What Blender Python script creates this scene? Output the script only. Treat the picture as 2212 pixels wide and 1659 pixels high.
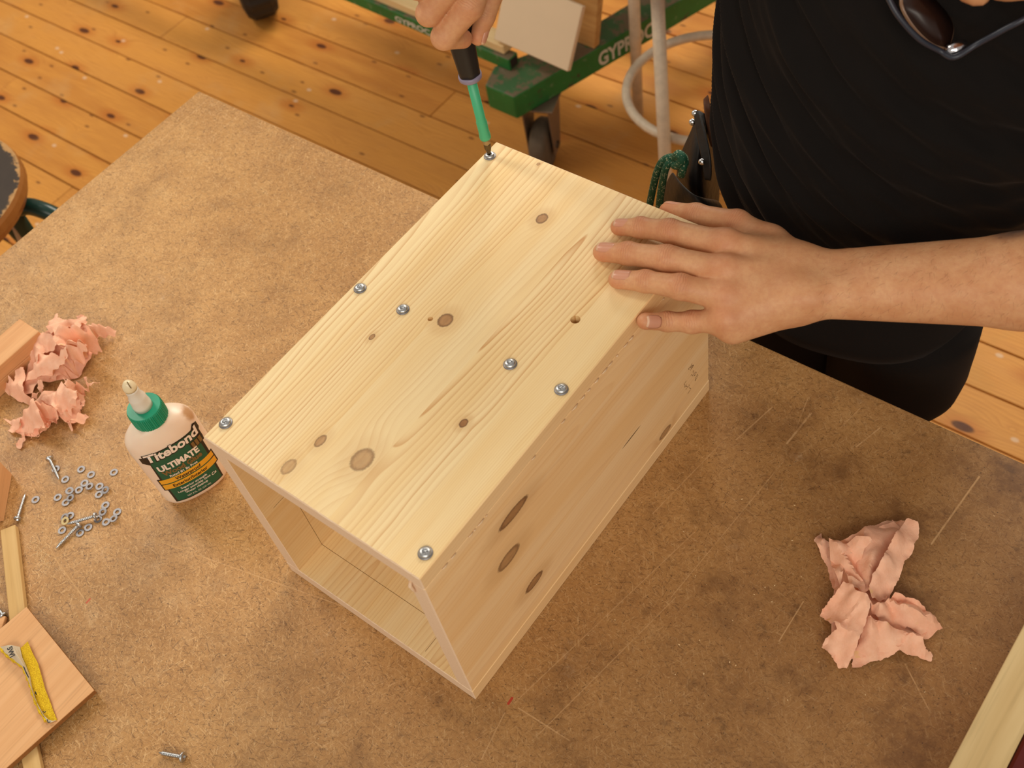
# A workshop scene: a man drives a screw into an open pine box on a hardboard bench.
# Metres, z up, floor at z = 0, bench top at z = 0.90; the box stands with its near right corner at x = 0, y = 0.
import bpy, bmesh, math, random
import numpy as np
from math import sin, cos, pi, radians as R
from mathutils import Vector, Matrix, geometry
for o in list(bpy.data.objects): bpy.data.objects.remove(o)
scene = bpy.context.scene
col = scene.collection
random.seed(4)
TZ = 0.90          # bench top
TOP = 1.1415       # top of the box

# ------------------------------------------------------------------ camera
cd = bpy.data.cameras.new('camera'); cam = bpy.data.objects.new('camera', cd); col.objects.link(cam)
rot = Matrix(((0.7898, 0.5964, -0.1431), (-0.4179, 0.6941, 0.5862), (0.4490, -0.4032, 0.7974))).transposed()
cam.matrix_world = Matrix.Translation((0.3560, -0.1867, 1.8587)) @ rot.to_4x4()
cd.sensor_fit = 'HORIZONTAL'; cd.sensor_width = 36.0; cd.lens = 36.0 * 2402.98 / 2212.0
cd.clip_start = 0.02; cd.clip_end = 60
cd.dof.use_dof = True; cd.dof.focus_distance = 1.06; cd.dof.aperture_fstop = 9.0
scene.camera = cam

# ------------------------------------------------------------------ light
scene.view_settings.view_transform = 'Standard'; scene.view_settings.look = 'None'
scene.view_settings.gamma = 1.0; scene.view_settings.use_curve_mapping = False
scene.view_settings.exposure = 0.06
w = bpy.data.worlds.new('room'); scene.world = w; w.use_nodes = True
w.node_tree.nodes['Background'].inputs['Color'].default_value = (1.0, 0.90, 0.78, 1)
w.node_tree.nodes['Background'].inputs['Strength'].default_value = 0.37
def area(name, loc, target, sx, sy, power, color):
    l = bpy.data.lights.new(name, 'AREA'); l.shape = 'RECTANGLE'; l.size = sx; l.size_y = sy
    l.energy = power; l.color = color
    o = bpy.data.objects.new(name, l); col.objects.link(o); o.location = loc
    o.rotation_euler = (Vector(target) - Vector(loc)).to_track_quat('-Z', 'Y').to_euler()
    return o
area('ceiling_or_fill_light', (-1.1, 3.3, 3.2), (-0.7, 0.9, 0.4), 2.6, 0.7, 104, (1.0, 0.92, 0.79))
area('ceiling_or_fill_light', (-2.7, 0.3, 3.2), (-1.4, 0.3, 0.0), 0.6, 1.7, 32, (1.0, 0.92, 0.79))
area('ceiling_or_fill_light', (2.0, -1.6, 2.8), (0.1, 0.1, 0.9), 0.6, 1.7, 24, (1.0, 0.92, 0.79))  # fill added at the right to brighten the box side, bench shields the floor
area('ceiling_or_fill_light', (0.9, -2.1, 3.2), (0.2, -0.4, 0.8), 1.7, 0.6, 26, (1.0, 0.93, 0.81))  # fill added in front to brighten the box ends and inside

# ------------------------------------------------------------------ helpers
def srgb(r, g, b):
    f = lambda c: c / 12.92 if c <= 0.04045 else ((c + 0.055) / 1.055) ** 2.4
    return (f(r / 255), f(g / 255), f(b / 255), 1.0)

class G:
    """tiny shader graph builder: every value is a socket or a float"""
    def __init__(s, name, rough=0.5, spec=0.5):
        s.m = bpy.data.materials.new(name); s.m.use_nodes = True
        s.t = s.m.node_tree; s.bsdf = s.t.nodes['Principled BSDF']
        s.set('Roughness', rough); s.set('Specular IOR Level', spec)
        s._tc = None
    def n(s, typ, **kw):
        nd = s.t.nodes.new(typ)
        for k, v in kw.items(): setattr(nd, k, v)
        return nd
    def put(s, sock, v):
        if isinstance(v, bpy.types.NodeSocket): s.t.links.new(v, sock)
        elif isinstance(v, (tuple, list)) and len(v) == 3 and sock.type == 'RGBA': sock.default_value = (*v, 1)
        else: sock.default_value = v
    def set(s, name, v): s.put(s.bsdf.inputs[name], v)
    def m_(s, op, a, b=0.0, c=0.0, clamp=False):
        nd = s.n('ShaderNodeMath', operation=op, use_clamp=clamp)
        s.put(nd.inputs[0], a); s.put(nd.inputs[1], b)
        if op in ('MULTIPLY_ADD', 'SMOOTH_MIN', 'WRAP', 'COMPARE'): s.put(nd.inputs[2], c)
        return nd.outputs[0]
    def add(s, a, b): return s.m_('ADD', a, b)
    def sub(s, a, b): return s.m_('SUBTRACT', a, b)
    def mul(s, a, b): return s.m_('MULTIPLY', a, b)
    def mad(s, a, b, c): return s.m_('MULTIPLY_ADD', a, b, c)
    def coord(s, kind='Object'):
        if s._tc is None: s._tc = s.n('ShaderNodeTexCoord')
        return s._tc.outputs[kind]
    def sep(s, v):
        nd = s.n('ShaderNodeSeparateXYZ'); s.put(nd.inputs[0], v); return nd.outputs
    def com(s, x, y, z=0.0):
        nd = s.n('ShaderNodeCombineXYZ')
        for i, v in enumerate((x, y, z)): s.put(nd.inputs[i], v)
        return nd.outputs[0]
    def vadd(s, a, b):
        nd = s.n('ShaderNodeVectorMath', operation='ADD'); s.put(nd.inputs[0], a); s.put(nd.inputs[1], b); return nd.outputs[0]
    def map(s, v, scale=(1, 1, 1), rot=(0, 0, 0), loc=(0, 0, 0)):
        nd = s.n('ShaderNodeMapping'); s.put(nd.inputs[0], v)
        nd.inputs['Scale'].default_value = scale; nd.inputs['Rotation'].default_value = rot; nd.inputs['Location'].default_value = loc
        return nd.outputs[0]
    def noise(s, v, scale=5.0, detail=2.0, rough=0.5, dist=0.0, out=0):
        nd = s.n('ShaderNodeTexNoise'); s.put(nd.inputs['Vector'], v)
        nd.inputs['Scale'].default_value = scale; nd.inputs['Detail'].default_value = detail
        nd.inputs['Roughness'].default_value = rough; nd.inputs['Distortion'].default_value = dist
        return nd.outputs[out]
    def white(s, v):
        nd = s.n('ShaderNodeTexWhiteNoise', noise_dimensions='1D'); s.put(nd.inputs['W'], v); return nd.outputs[0], nd.outputs[1]
    def vor(s, v, scale=5.0, feature='F1', rnd=1.0, dim='3D'):
        nd = s.n('ShaderNodeTexVoronoi', feature=feature, voronoi_dimensions=dim); s.put(nd.inputs['Vector'], v)
        nd.inputs['Scale'].default_value = scale; nd.inputs['Randomness'].default_value = rnd
        return nd.outputs
    def rng(s, v, a, b, c=0.0, d=1.0, smooth=True):
        nd = s.n('ShaderNodeMapRange', interpolation_type='SMOOTHSTEP' if smooth else 'LINEAR'); nd.clamp = True
        s.put(nd.inputs[0], v)
        for i, x in enumerate((a, b, c, d)): s.put(nd.inputs[i + 1], x)
        return nd.outputs[0]
    def mix(s, f, a, b, mode='MIX'):
        nd = s.n('ShaderNodeMix', data_type='RGBA', blend_type=mode)
        s.put(nd.inputs[0], f); s.put(nd.inputs[6], a); s.put(nd.inputs[7], b)
        return nd.outputs[2]
    def bump(s, h, strength=0.3, dist=0.001, normal=None):
        nd = s.n('ShaderNodeBump'); nd.inputs['Strength'].default_value = strength; nd.inputs['Distance'].default_value = dist
        s.put(nd.inputs['Height'], h)
        if normal is not None: s.put(nd.inputs['Normal'], normal)
        return nd.outputs[0]
    def attr(s, name):
        nd = s.n('ShaderNodeAttribute'); nd.attribute_name = name; return nd.outputs['Fac']
    def rand(s): return s.n('ShaderNodeObjectInfo').outputs['Random']

def plain(name, c, rough=0.5, metal=0.0, spec=0.5, var=0.10, scale=60.0, bump=0.0, coat=0.0):
    g = G(name, rough, spec)
    f = g.noise(g.coord(), scale, 3)
    g.set('Base Color', g.mix(f, tuple(x * (1 - var) for x in c[:3]) + (1,), tuple(min(1, x * (1 + var)) for x in c[:3]) + (1,)))
    g.set('Metallic', metal)
    if coat: g.set('Coat Weight', coat); g.set('Coat Roughness', 0.2)
    if bump: g.set('Normal', g.bump(f, bump, 0.002))
    return g.m

def obj(name, bm, mat, parent=None, smooth=False, kind=None):
    me = bpy.data.meshes.new(name)
    if isinstance(bm, bmesh.types.BMesh):
        bm.normal_update(); bm.to_mesh(me); bm.free()
    else: me.from_pydata(*bm)
    for m in (mat if isinstance(mat, (list, tuple)) else [mat]): me.materials.append(m)
    if smooth:
        me.polygons.foreach_set('use_smooth', [True] * len(me.polygons))
    o = bpy.data.objects.new(name, me); col.objects.link(o)
    if parent is not None: o.parent = parent
    if kind: o['kind'] = kind
    return o
def tag(o, label, cat, group=None):
    o['label'] = label; o['category'] = cat
    if group: o['group'] = group
    return o
def empty(name, loc=(0, 0, 0), rz=0.0):
    o = bpy.data.objects.new(name, None); o.empty_display_size = 0.05; col.objects.link(o)
    o.location = loc; o.rotation_euler = (0, 0, rz); return o
def box(x0, x1, y0, y1, z0, z1, bev=0.0, seg=2):
    bm = bmesh.new()
    v = [bm.verts.new(p) for p in ((x0,y0,z0),(x1,y0,z0),(x1,y1,z0),(x0,y1,z0),(x0,y0,z1),(x1,y0,z1),(x1,y1,z1),(x0,y1,z1))]
    for f in ((0,3,2,1),(4,5,6,7),(0,1,5,4),(1,2,6,5),(2,3,7,6),(3,0,4,7)): bm.faces.new([v[i] for i in f])
    if bev: bmesh.ops.bevel(bm, geom=bm.edges[:], offset=bev, segments=seg, profile=0.5, affect='EDGES')
    return bm
def prism(pts, z0, z1, bev=0.0):
    """upright prism over a plan outline"""
    bm = bmesh.new()
    a = [bm.verts.new((p[0], p[1], z0)) for p in pts]; b = [bm.verts.new((p[0], p[1], z1)) for p in pts]
    n = len(pts); bm.faces.new(b); bm.faces.new(a[::-1])
    for i in range(n): bm.faces.new((a[i], a[(i+1) % n], b[(i+1) % n], b[i]))
    bmesh.ops.recalc_face_normals(bm, faces=bm.faces[:])
    if bev: bmesh.ops.bevel(bm, geom=bm.edges[:], offset=bev, segments=2, profile=0.5, affect='EDGES')
    return bm
def frame_from(d):
    d = Vector(d).normalized(); u = d.cross(Vector((0, 0, 1)))
    if u.length < 1e-4: u = Vector((1, 0, 0))
    u.normalize(); return u, d.cross(u).normalized(), d
def loft(bm, rings, cap0=True, cap1=True, closed=True):
    rr = [[bm.verts.new(p) for p in r] for r in rings]; n = len(rr[0])
    for a, b in zip(rr, rr[1:]):
        for i in range(n if closed else n - 1):
            j = (i + 1) % n; bm.faces.new((a[i], a[j], b[j], b[i]))
    if cap0: bm.faces.new(rr[0][::-1])
    if cap1: bm.faces.new(rr[-1])
    return rr
def tube(pts, rad, seg=12, bm=None, closed=False):
    bm = bm or bmesh.new(); pts = [Vector(p) for p in pts]; n = len(pts); rings = []; u = None
    for i, p in enumerate(pts):
        a = pts[i - 1] if (i or closed) else p; b = pts[(i + 1) % n] if (i < n - 1 or closed) else p
        d = (b - a).normalized()
        if u is None: u, v, _ = frame_from(d)
        else: u = (u - d * u.dot(d)).normalized(); v = d.cross(u)
        r = rad[i] if isinstance(rad, (list, tuple)) else rad
        rings.append([p + (u * cos(2*pi*k/seg) + v * sin(2*pi*k/seg)) * r for k in range(seg)])
    if closed:
        rr = [[bm.verts.new(p) for p in r] for r in rings]
        for a in range(n):
            for i in range(seg):
                j = (i + 1) % seg; b = (a + 1) % n
                bm.faces.new((rr[a][i], rr[a][j], rr[b][j], rr[b][i]))
    else: loft(bm, rings)
    return bm
def lathe(prof, seg=24, base=(0, 0, 0), axis=(0, 0, 1), bm=None, rmod=None, caps=True):
    """revolve (r, h) pairs about an axis"""
    bm = bm or bmesh.new(); u, v, d = frame_from(axis); b = Vector(base); rings = []
    for i, (r, h) in enumerate(prof):
        rings.append([b + d * h + (u * cos(2*pi*k/seg) + v * sin(2*pi*k/seg)) * (r * (rmod(i, 2*pi*k/seg) if rmod else 1)) for k in range(seg)])
    loft(bm, rings, caps, caps); bmesh.ops.recalc_face_normals(bm, faces=bm.faces[:]); return bm
def bez(ps, n=8):
    """Catmull-Rom through points"""
    ps = [Vector(p) for p in ps]; q = [ps[0] * 2 - ps[1]] + ps + [ps[-1] * 2 - ps[-2]]; out = []
    for i in range(1, len(q) - 2):
        for k in range(n):
            t = k / n; a, b, c, d = q[i-1], q[i], q[i+1], q[i+2]
            out.append(0.5 * ((2*b) + (c - a) * t + (2*a - 5*b + 4*c - d) * t*t + (3*b - a - 3*c + d) * t**3))
    out.append(ps[-1]); return out
def copy_tree(o, parent=None):
    c = o.copy(); col.objects.link(c)
    if parent is not None: c.parent = parent
    for ch in list(o.children): copy_tree(ch, c)
    return c
def text_geo(s, size, bold=0.0, shear=0.0, align='LEFT', maxlen=None):
    """outline text as flat geometry (verts, faces)"""
    cu = bpy.data.curves.new('t', 'FONT'); cu.body = s; cu.size = size; cu.offset = bold; cu.shear = shear
    cu.align_x = align; cu.resolution_u = 3
    o = bpy.data.objects.new('t', cu); col.objects.link(o)
    dg = bpy.context.evaluated_depsgraph_get(); dg.update()
    me = o.evaluated_get(dg).to_mesh()
    bm = bmesh.new(); bm.from_mesh(me); bpy.data.objects.remove(o); bpy.data.curves.remove(cu)
    bmesh.ops.triangulate(bm, faces=bm.faces[:])
    if maxlen:
        for _ in range(4):
            e = [x for x in bm.edges if x.calc_length() > maxlen]
            if not e: break
            bmesh.ops.subdivide_edges(bm, edges=e, cuts=1)
            bmesh.ops.triangulate(bm, faces=[f for f in bm.faces if len(f.verts) > 3])
    return bm
def strip(bm, pts, width, lift, normal):
    """a flat pencil or paint line along points"""
    nn = Vector(normal).normalized(); pts = [Vector(p) for p in pts]; L = []; Rr = []
    for i, p in enumerate(pts):
        d = (pts[min(i+1, len(pts)-1)] - pts[max(i-1, 0)]).normalized(); s = d.cross(nn) * width / 2
        L.append(bm.verts.new(p + s + nn * lift)); Rr.append(bm.verts.new(p - s + nn * lift))
    for i in range(len(pts) - 1): bm.faces.new((L[i], L[i+1], Rr[i+1], Rr[i]))

# ------------------------------------------------------------------ implicit surfaces (bodies grown as one skin)
def smin(a, b, k):
    h = np.clip(0.5 + 0.5 * (b - a) / k, 0, 1); return b + (a - b) * h - k * h * (1 - h)
class Field:
    def __init__(s, lo, hi, h):
        s.lo = np.array(lo, np.float64); s.h = h
        s.n = np.ceil((np.array(hi) - s.lo) / h).astype(int) + 1
        s.F = np.full(s.n, 1.0, np.float32)
    def cap(s, a, b, ra, rb, k=0.004, into=None, sc=None):
        """tapered capsule blended into the field; sc squashes along an axis (unit vector, factor)"""
        F = s.F if into is None else into
        a = np.array(a, float); b = np.array(b, float); m = max(ra, rb) + k + 3 * s.h + 0.004
        i0 = np.maximum(np.floor((np.minimum(a, b) - m - s.lo) / s.h).astype(int), 0)
        i1 = np.minimum(np.ceil((np.maximum(a, b) + m - s.lo) / s.h).astype(int) + 1, s.n)
        if (i1 <= i0).any(): return
        ax = [s.lo[d] + s.h * np.arange(i0[d], i1[d]) for d in range(3)]
        X, Y, Z = np.meshgrid(*ax, indexing='ij'); ab = b - a; L = max(ab @ ab, 1e-12)
        px, py, pz = X - a[0], Y - a[1], Z - a[2]
        t = np.clip((px * ab[0] + py * ab[1] + pz * ab[2]) / L, 0, 1)
        qx, qy, qz = px - t * ab[0], py - t * ab[1], pz - t * ab[2]
        if sc is not None:
            n, f = np.array(sc[0], float), sc[1]; n /= np.linalg.norm(n)
            dn = (qx * n[0] + qy * n[1] + qz * n[2]) * (f - 1); qx += dn * n[0]; qy += dn * n[1]; qz += dn * n[2]
        d = np.sqrt(qx*qx + qy*qy + qz*qz) - (ra + (rb - ra) * t)
        sl = tuple(slice(i0[i], i1[i]) for i in range(3))
        F[sl] = smin(F[sl], d, k)
    def blank(s): return np.full(s.n, 1.0, np.float32)
    def merge(s, other, k): s.F = smin(s.F, other, k)
    def mesh(s, smooth=1):
        F = s.F; n = F.shape; ins = F < 0
        c = np.zeros(tuple(x - 1 for x in n), np.int8)
        for dx in (0, 1):
            for dy in (0, 1):
                for dz in (0, 1):
                    c += ins[dx:n[0]-1+dx, dy:n[1]-1+dy, dz:n[2]-1+dz]
        act = np.argwhere((c > 0) & (c < 8)); idx = -np.ones(c.shape, np.int64)
        idx[act[:, 0], act[:, 1], act[:, 2]] = np.arange(len(act))
        P = np.zeros((len(act), 3)); W = np.zeros(len(act))
        cor = [(x, y, z) for x in (0, 1) for y in (0, 1) for z in (0, 1)]
        val = {q: F[act[:, 0]+q[0], act[:, 1]+q[1], act[:, 2]+q[2]].astype(float) for q in cor}
        for q in cor:
            for d in range(3):
                if q[d] == 0:
                    r = list(q); r[d] = 1; r = tuple(r); va, vb = val[q], val[r]
                    hit = (va < 0) != (vb < 0); t = np.where(hit, va / np.where(hit, va - vb, 1), 0)
                    p = np.array(q, float)[None, :].repeat(len(act), 0); p[:, d] = t
                    P += np.where(hit[:, None], p, 0); W += hit
        V = s.lo + s.h * (act + P / W[:, None]); quads = []
        for d in range(3):
            e1, e2 = [(1, 2), (2, 0), (0, 1)][d]
            sl0 = [slice(1, m - 1) for m in n]; sl1 = list(sl0); sl0[d] = slice(0, n[d] - 1); sl1[d] = slice(1, n[d])
            A = ins[tuple(sl0)]; B = ins[tuple(sl1)]; cr = np.argwhere(A != B)
            if not len(cr): continue
            flip = A[cr[:, 0], cr[:, 1], cr[:, 2]]; off = np.array([0 if i == d else 1 for i in range(3)]); g = cr + off
            def at(o1, o2):
                q = g.copy(); q[:, e1] -= o1; q[:, e2] -= o2; return idx[q[:, 0], q[:, 1], q[:, 2]]
            Q = np.stack([at(1, 1), at(0, 1), at(0, 0), at(1, 0)], 1); Q[~flip] = Q[~flip][:, ::-1]; quads.append(Q)
        Q = np.concatenate(quads)
        for _ in range(smooth):
            acc = np.zeros_like(V); cnt = np.zeros(len(V))
            for i in range(4):
                a, b = Q[:, i], Q[:, (i + 1) % 4]
                np.add.at(acc, a, V[b]); np.add.at(cnt, a, 1); np.add.at(acc, b, V[a]); np.add.at(cnt, b, 1)
            V = V * 0.4 + 0.6 * acc / np.maximum(cnt, 1)[:, None]
        return V, Q

# ------------------------------------------------------------------ materials
def pick(g, u, seams, vals):
    """one value per stave across the board"""
    out = vals[0]
    for sm_, v0, v1 in zip(seams, vals, vals[1:]):
        out = g.mad(g.m_('GREATER_THAN', u, sm_), v1 - v0, out)
    return out
def pine(name, ax, seams, staves, knots=(), seed=0.0, grain='Y', cleft=(), strength=1.0, tone=(1, 1, 1), half=()):
    """glued pine board: each stave (pith, depth, rise, ring spacing, contrast) shows its growth rings; knots push them aside"""
    g = G(name, 0.42, 0.35); x, y, z = g.sep(g.coord())
    u = {'X': x, 'Y': y, 'Z': z}[ax]; v = {'X': x, 'Y': y, 'Z': z}[grain]
    P_ = [pick(g, u, seams, [s_[i] for s_ in staves]) for i in range(5)]
    idx = pick(g, u, seams, [float(i) for i in range(len(staves))])
    r1, rc = g.white(g.add(idx, seed + 0.5)); rx, ry, rz = g.sep(rc)
    uv = g.com(g.add(u, g.mul(r1, 7.0)), v, g.mul(rx, 9.0))
    warp = g.mul(g.sub(g.noise(g.map(uv, (7, 2.6, 1)), 1.0, 2.0), 0.5), 0.030)
    warp2 = g.mul(g.sub(g.noise(g.map(uv, (60, 13, 1)), 1.0, 2.5), 0.5), 0.0042)
    uu = g.add(g.sub(u, P_[0]), g.add(warp, warp2))
    dd = g.add(P_[1], g.mul(P_[2], g.sub(v, 0.2)))
    rr = g.m_('SQRT', g.add(g.mul(uu, uu), g.mul(dd, dd)))
    dark = None; rim = None
    for i, (ku, kv, ru, rv, dk) in enumerate(knots):
        du = g.m_('DIVIDE', g.sub(u, ku), ru); dv = g.m_('DIVIDE', g.sub(v, kv), rv)
        e = g.add(g.mul(du, du), g.mul(dv, dv))
        rr = g.mad(g.m_('EXPONENT', g.mul(e, -0.13)), ru * 0.9, rr)
        en = g.add(e, g.mul(g.sub(g.noise(uv, 520, 4, 0.7), 0.5), 0.8))
        kn = g.mul(g.rng(en, 1.2, 0.8), dk); edge = g.mul(g.mul(g.rng(en, 0.35, 0.95), g.rng(en, 1.35, 1.0)), dk)
        hz = g.mul(g.rng(e, 9.0, 0.9), dk * 0.34)
        dark = kn if dark is None else g.m_('MAXIMUM', dark, kn)
        rim = (hz, edge) if rim is None else (g.m_('MAXIMUM', rim[0], hz), g.m_('MAXIMUM', rim[1], edge))
    rn_ = g.add(g.m_('DIVIDE', rr, P_[3]), g.mul(idx, 31.0)); ph = g.m_('FRACT', rn_); ri = g.white(g.m_('FLOOR', rn_))[0]
    late = g.mul(g.mad(g.m_('POWER', ri, 1.3), 0.95, 0.34), g.mul(g.m_('POWER', ph, g.mad(ri, 2.0, 1.6)), g.rng(ph, 1.0, 0.88, 0.0, 1.0)))
    amp = g.rng(g.noise(g.map(uv, (40, 2.2, 1)), 1.0, 2.0), 0.25, 0.7, 0.45, 1.0)
    late = g.mul(g.mul(late, amp), g.mul(P_[4], strength))
    broad = g.noise(g.map(uv, (38, 2.4, 1)), 1.0, 3.0)
    fib = g.noise(g.map(uv, (1500, 34, 1)), 1.0, 2.0)
    T = lambda q: tuple(a * b for a, b in zip(q[:3], tone))
    pale = g.mix(g.rng(broad, 0.3, 0.7), T(srgb(246, 222, 172)), T(srgb(240, 207, 148)))
    c = g.mix(late, pale, T(srgb(194, 128, 58)))
    c = g.mix(g.mul(g.rng(fib, 0.4, 0.9), 0.2), c, T(srgb(206, 166, 112)))
    c = g.mix(g.mul(r1, 0.18), c, T(srgb(222, 184, 134)))
    if rim:
        c = g.mix(rim[0], c, srgb(196, 144, 86))
        c = g.mix(dark, c, g.mix(g.noise(g.map(uv, (300, 120, 1)), 1, 3), srgb(190, 138, 86), srgb(128, 84, 48)))
        c = g.mix(g.mul(rim[1], 0.7), c, srgb(92, 58, 34))
    for (ku, kv, ru, rv) in cleft:
        du = g.m_('DIVIDE', g.sub(u, ku), ru); dv = g.m_('DIVIDE', g.sub(v, kv), rv)
        c = g.mix(g.mul(g.rng(g.add(g.mul(du, du), g.mul(dv, dv)), 1.1, 0.7), 0.85), c, srgb(84, 58, 30))
    g.set('Base Color', c)
    g.set('Roughness', g.mad(fib, 0.2, 0.40))
    g.set('Normal', g.bump(g.mad(late, 0.25, g.mul(fib, 0.5)), 0.08, 0.0004))
    return g.m
def endgrain(name, a, b):
    g = G(name, 0.7, 0.25); x, y, z = g.sep(g.coord())
    q = g.com(g.mul(x, 1.0), g.mul(y, 1.0), g.mul(z, 1.0))
    d = g.m_('SQRT', g.add(g.m_('POWER', g.sub(g.m_('PINGPONG', g.add(x, 0.013), 0.028), 0.012), 2.0), g.m_('POWER', g.add(g.m_('PINGPONG', z, 0.05), 0.02), 2.0)))
    ring = g.m_('FRACT', g.m_('DIVIDE', g.add(d, g.mul(g.noise(q, 60, 2), 0.004)), 0.0022))
    c = g.mix(g.mul(g.m_('POWER', ring, 3.0), 0.55), a, b)
    g.set('Base Color', g.mix(g.mul(g.noise(q, 900, 2), 0.3), c, srgb(190, 150, 120)))
    g.set('Normal', g.bump(g.noise(q, 1200, 2), 0.2, 0.0006)); return g.m

def seg_dist(g, x, y, a, b):
    """distance from (x, y) to the segment a-b"""
    dx, dy = b[0] - a[0], b[1] - a[1]; L = dx * dx + dy * dy
    px = g.sub(x, a[0]); py = g.sub(y, a[1])
    t = g.m_('DIVIDE', g.add(g.mul(px, dx), g.mul(py, dy)), L, clamp=True)
    ex = g.sub(px, g.mul(t, dx)); ey = g.sub(py, g.mul(t, dy))
    return g.m_('SQRT', g.add(g.mul(ex, ex), g.mul(ey, ey)))
def hardboard():
    g = G('worn_hardboard', 0.5, 0.42); P = g.coord(); x, y, z = g.sep(P)
    wide = g.noise(P, 3.2, 4, 0.6); mid = g.noise(P, 28, 5, 0.65); fine = g.noise(P, 260, 4, 0.7)
    c = g.mix(g.rng(wide, 0.32, 0.68), srgb(197, 150, 92), srgb(175, 128, 73))
    c = g.mix(g.mul(g.rng(mid, 0.42, 0.72), 0.5), c, srgb(166, 120, 70))
    c = g.mix(g.mul(g.rng(mid, 0.46, 0.25), 0.35), c, srgb(216, 176, 122))
    c = g.mix(g.mul(g.rng(fine, 0.5, 0.75), 0.5), c, srgb(128, 86, 46))
    c = g.mix(g.mul(g.rng(fine, 0.46, 0.28), 0.4), c, srgb(214, 170, 112))
    # short dark and light fibres lying every way
    for i, (sc, ang, tone) in enumerate(((1.0, 0.4, 0), (1.1, 1.5, 0), (0.9, 2.5, 0), (1.3, 2.95, 0), (1.2, 2.0, 1), (1.0, 0.9, 1), (1.1, 0.1, 1))):
        n = g.noise(g.map(g.map(g.vadd(P, (i * 3.1, i * 1.7, 0)), (1, 1, 1), (0, 0, ang)), (110 * sc, 760 * sc, 1)), 1.0, 2, 0.5, 0.9)
        c = g.mix(g.mul(g.rng(n, 0.58, 0.72), 0.62 if tone == 0 else 0.5), c, srgb(98, 64, 32) if tone == 0 else srgb(228, 188, 134))
    # grime on the right half of the bench, its shade painted in with it 
    worn = g.mul(g.rng(g.add(x, g.mul(g.sub(g.noise(P, 4, 3), 0.5), 0.5)), -0.25, 0.35), 1.0)
    blot = g.rng(g.noise(g.vadd(P, (5, 2, 0)), 14, 6, 0.72), 0.47, 0.72)
    c = g.mix(g.mul(g.mul(blot, g.mad(worn, 0.65, 0.30)), 0.9), c, srgb(94, 62, 34))
    c = g.mix(g.mul(worn, 0.50), c, srgb(122, 80, 44))
    blot2 = g.rng(g.noise(g.vadd(P, (1, 7, 0)), 42, 4, 0.7), 0.58, 0.74)
    c = g.mix(g.mul(blot2, g.mad(worn, 0.4, 0.12)), c, srgb(78, 50, 28))
    spk = g.vor(P, 150)[0]; c = g.mix(g.mul(g.rng(spk, 0.13, 0.05), 0.7), c, srgb(60, 40, 24))
    # dust and pale scuffs
    dustn = g.noise(g.vadd(P, (9, 9, 0)), 18, 6, 0.75); c = g.mix(g.mul(g.rng(dustn, 0.62, 0.8), 0.35), c, srgb(226, 196, 160))
    # cuts of saw and knife that run over the bench
    cuts = CUTS
    near = None
    for a, b, wd, s in cuts:
        d = g.mul(g.rng(g.add(seg_dist(g, x, y, a, b), g.mul(g.sub(g.noise(P, 320, 2), 0.5), 0.0007)), wd, wd * 0.35), s)
        near = d if near is None else g.m_('MAXIMUM', near, d)
    near = g.mul(near, g.mul(g.rng(g.noise(P, 45, 4, 0.7), 0.36, 0.56, 0.35, 1.0), 0.95))
    c = g.mix(near, c, srgb(214, 172, 122))
    # red crayon ticks
    c = g.mix(g.rng(seg_dist(g, x, y, (0.0268,0.0137,0.9)[:2], (0.0265,0.0197,0.9)[:2]), 0.0016, 0.0008), c, srgb(178, 60, 40))
    c = g.mix(g.rng(seg_dist(g, x, y, (-0.3914,-0.1435,0.9)[:2], (-0.3917,-0.1389,0.9)[:2]), 0.0014, 0.0006), c, srgb(190, 84, 50))
    g.set('Base Color', c)
    g.set('Roughness', g.add(g.mad(mid, 0.25, 0.36), g.mul(near, 0.2)))
    g.set('Normal', g.bump(g.sub(g.mad(fine, 0.6, mid), near), 0.18, 0.0012))
    return g.m
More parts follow.
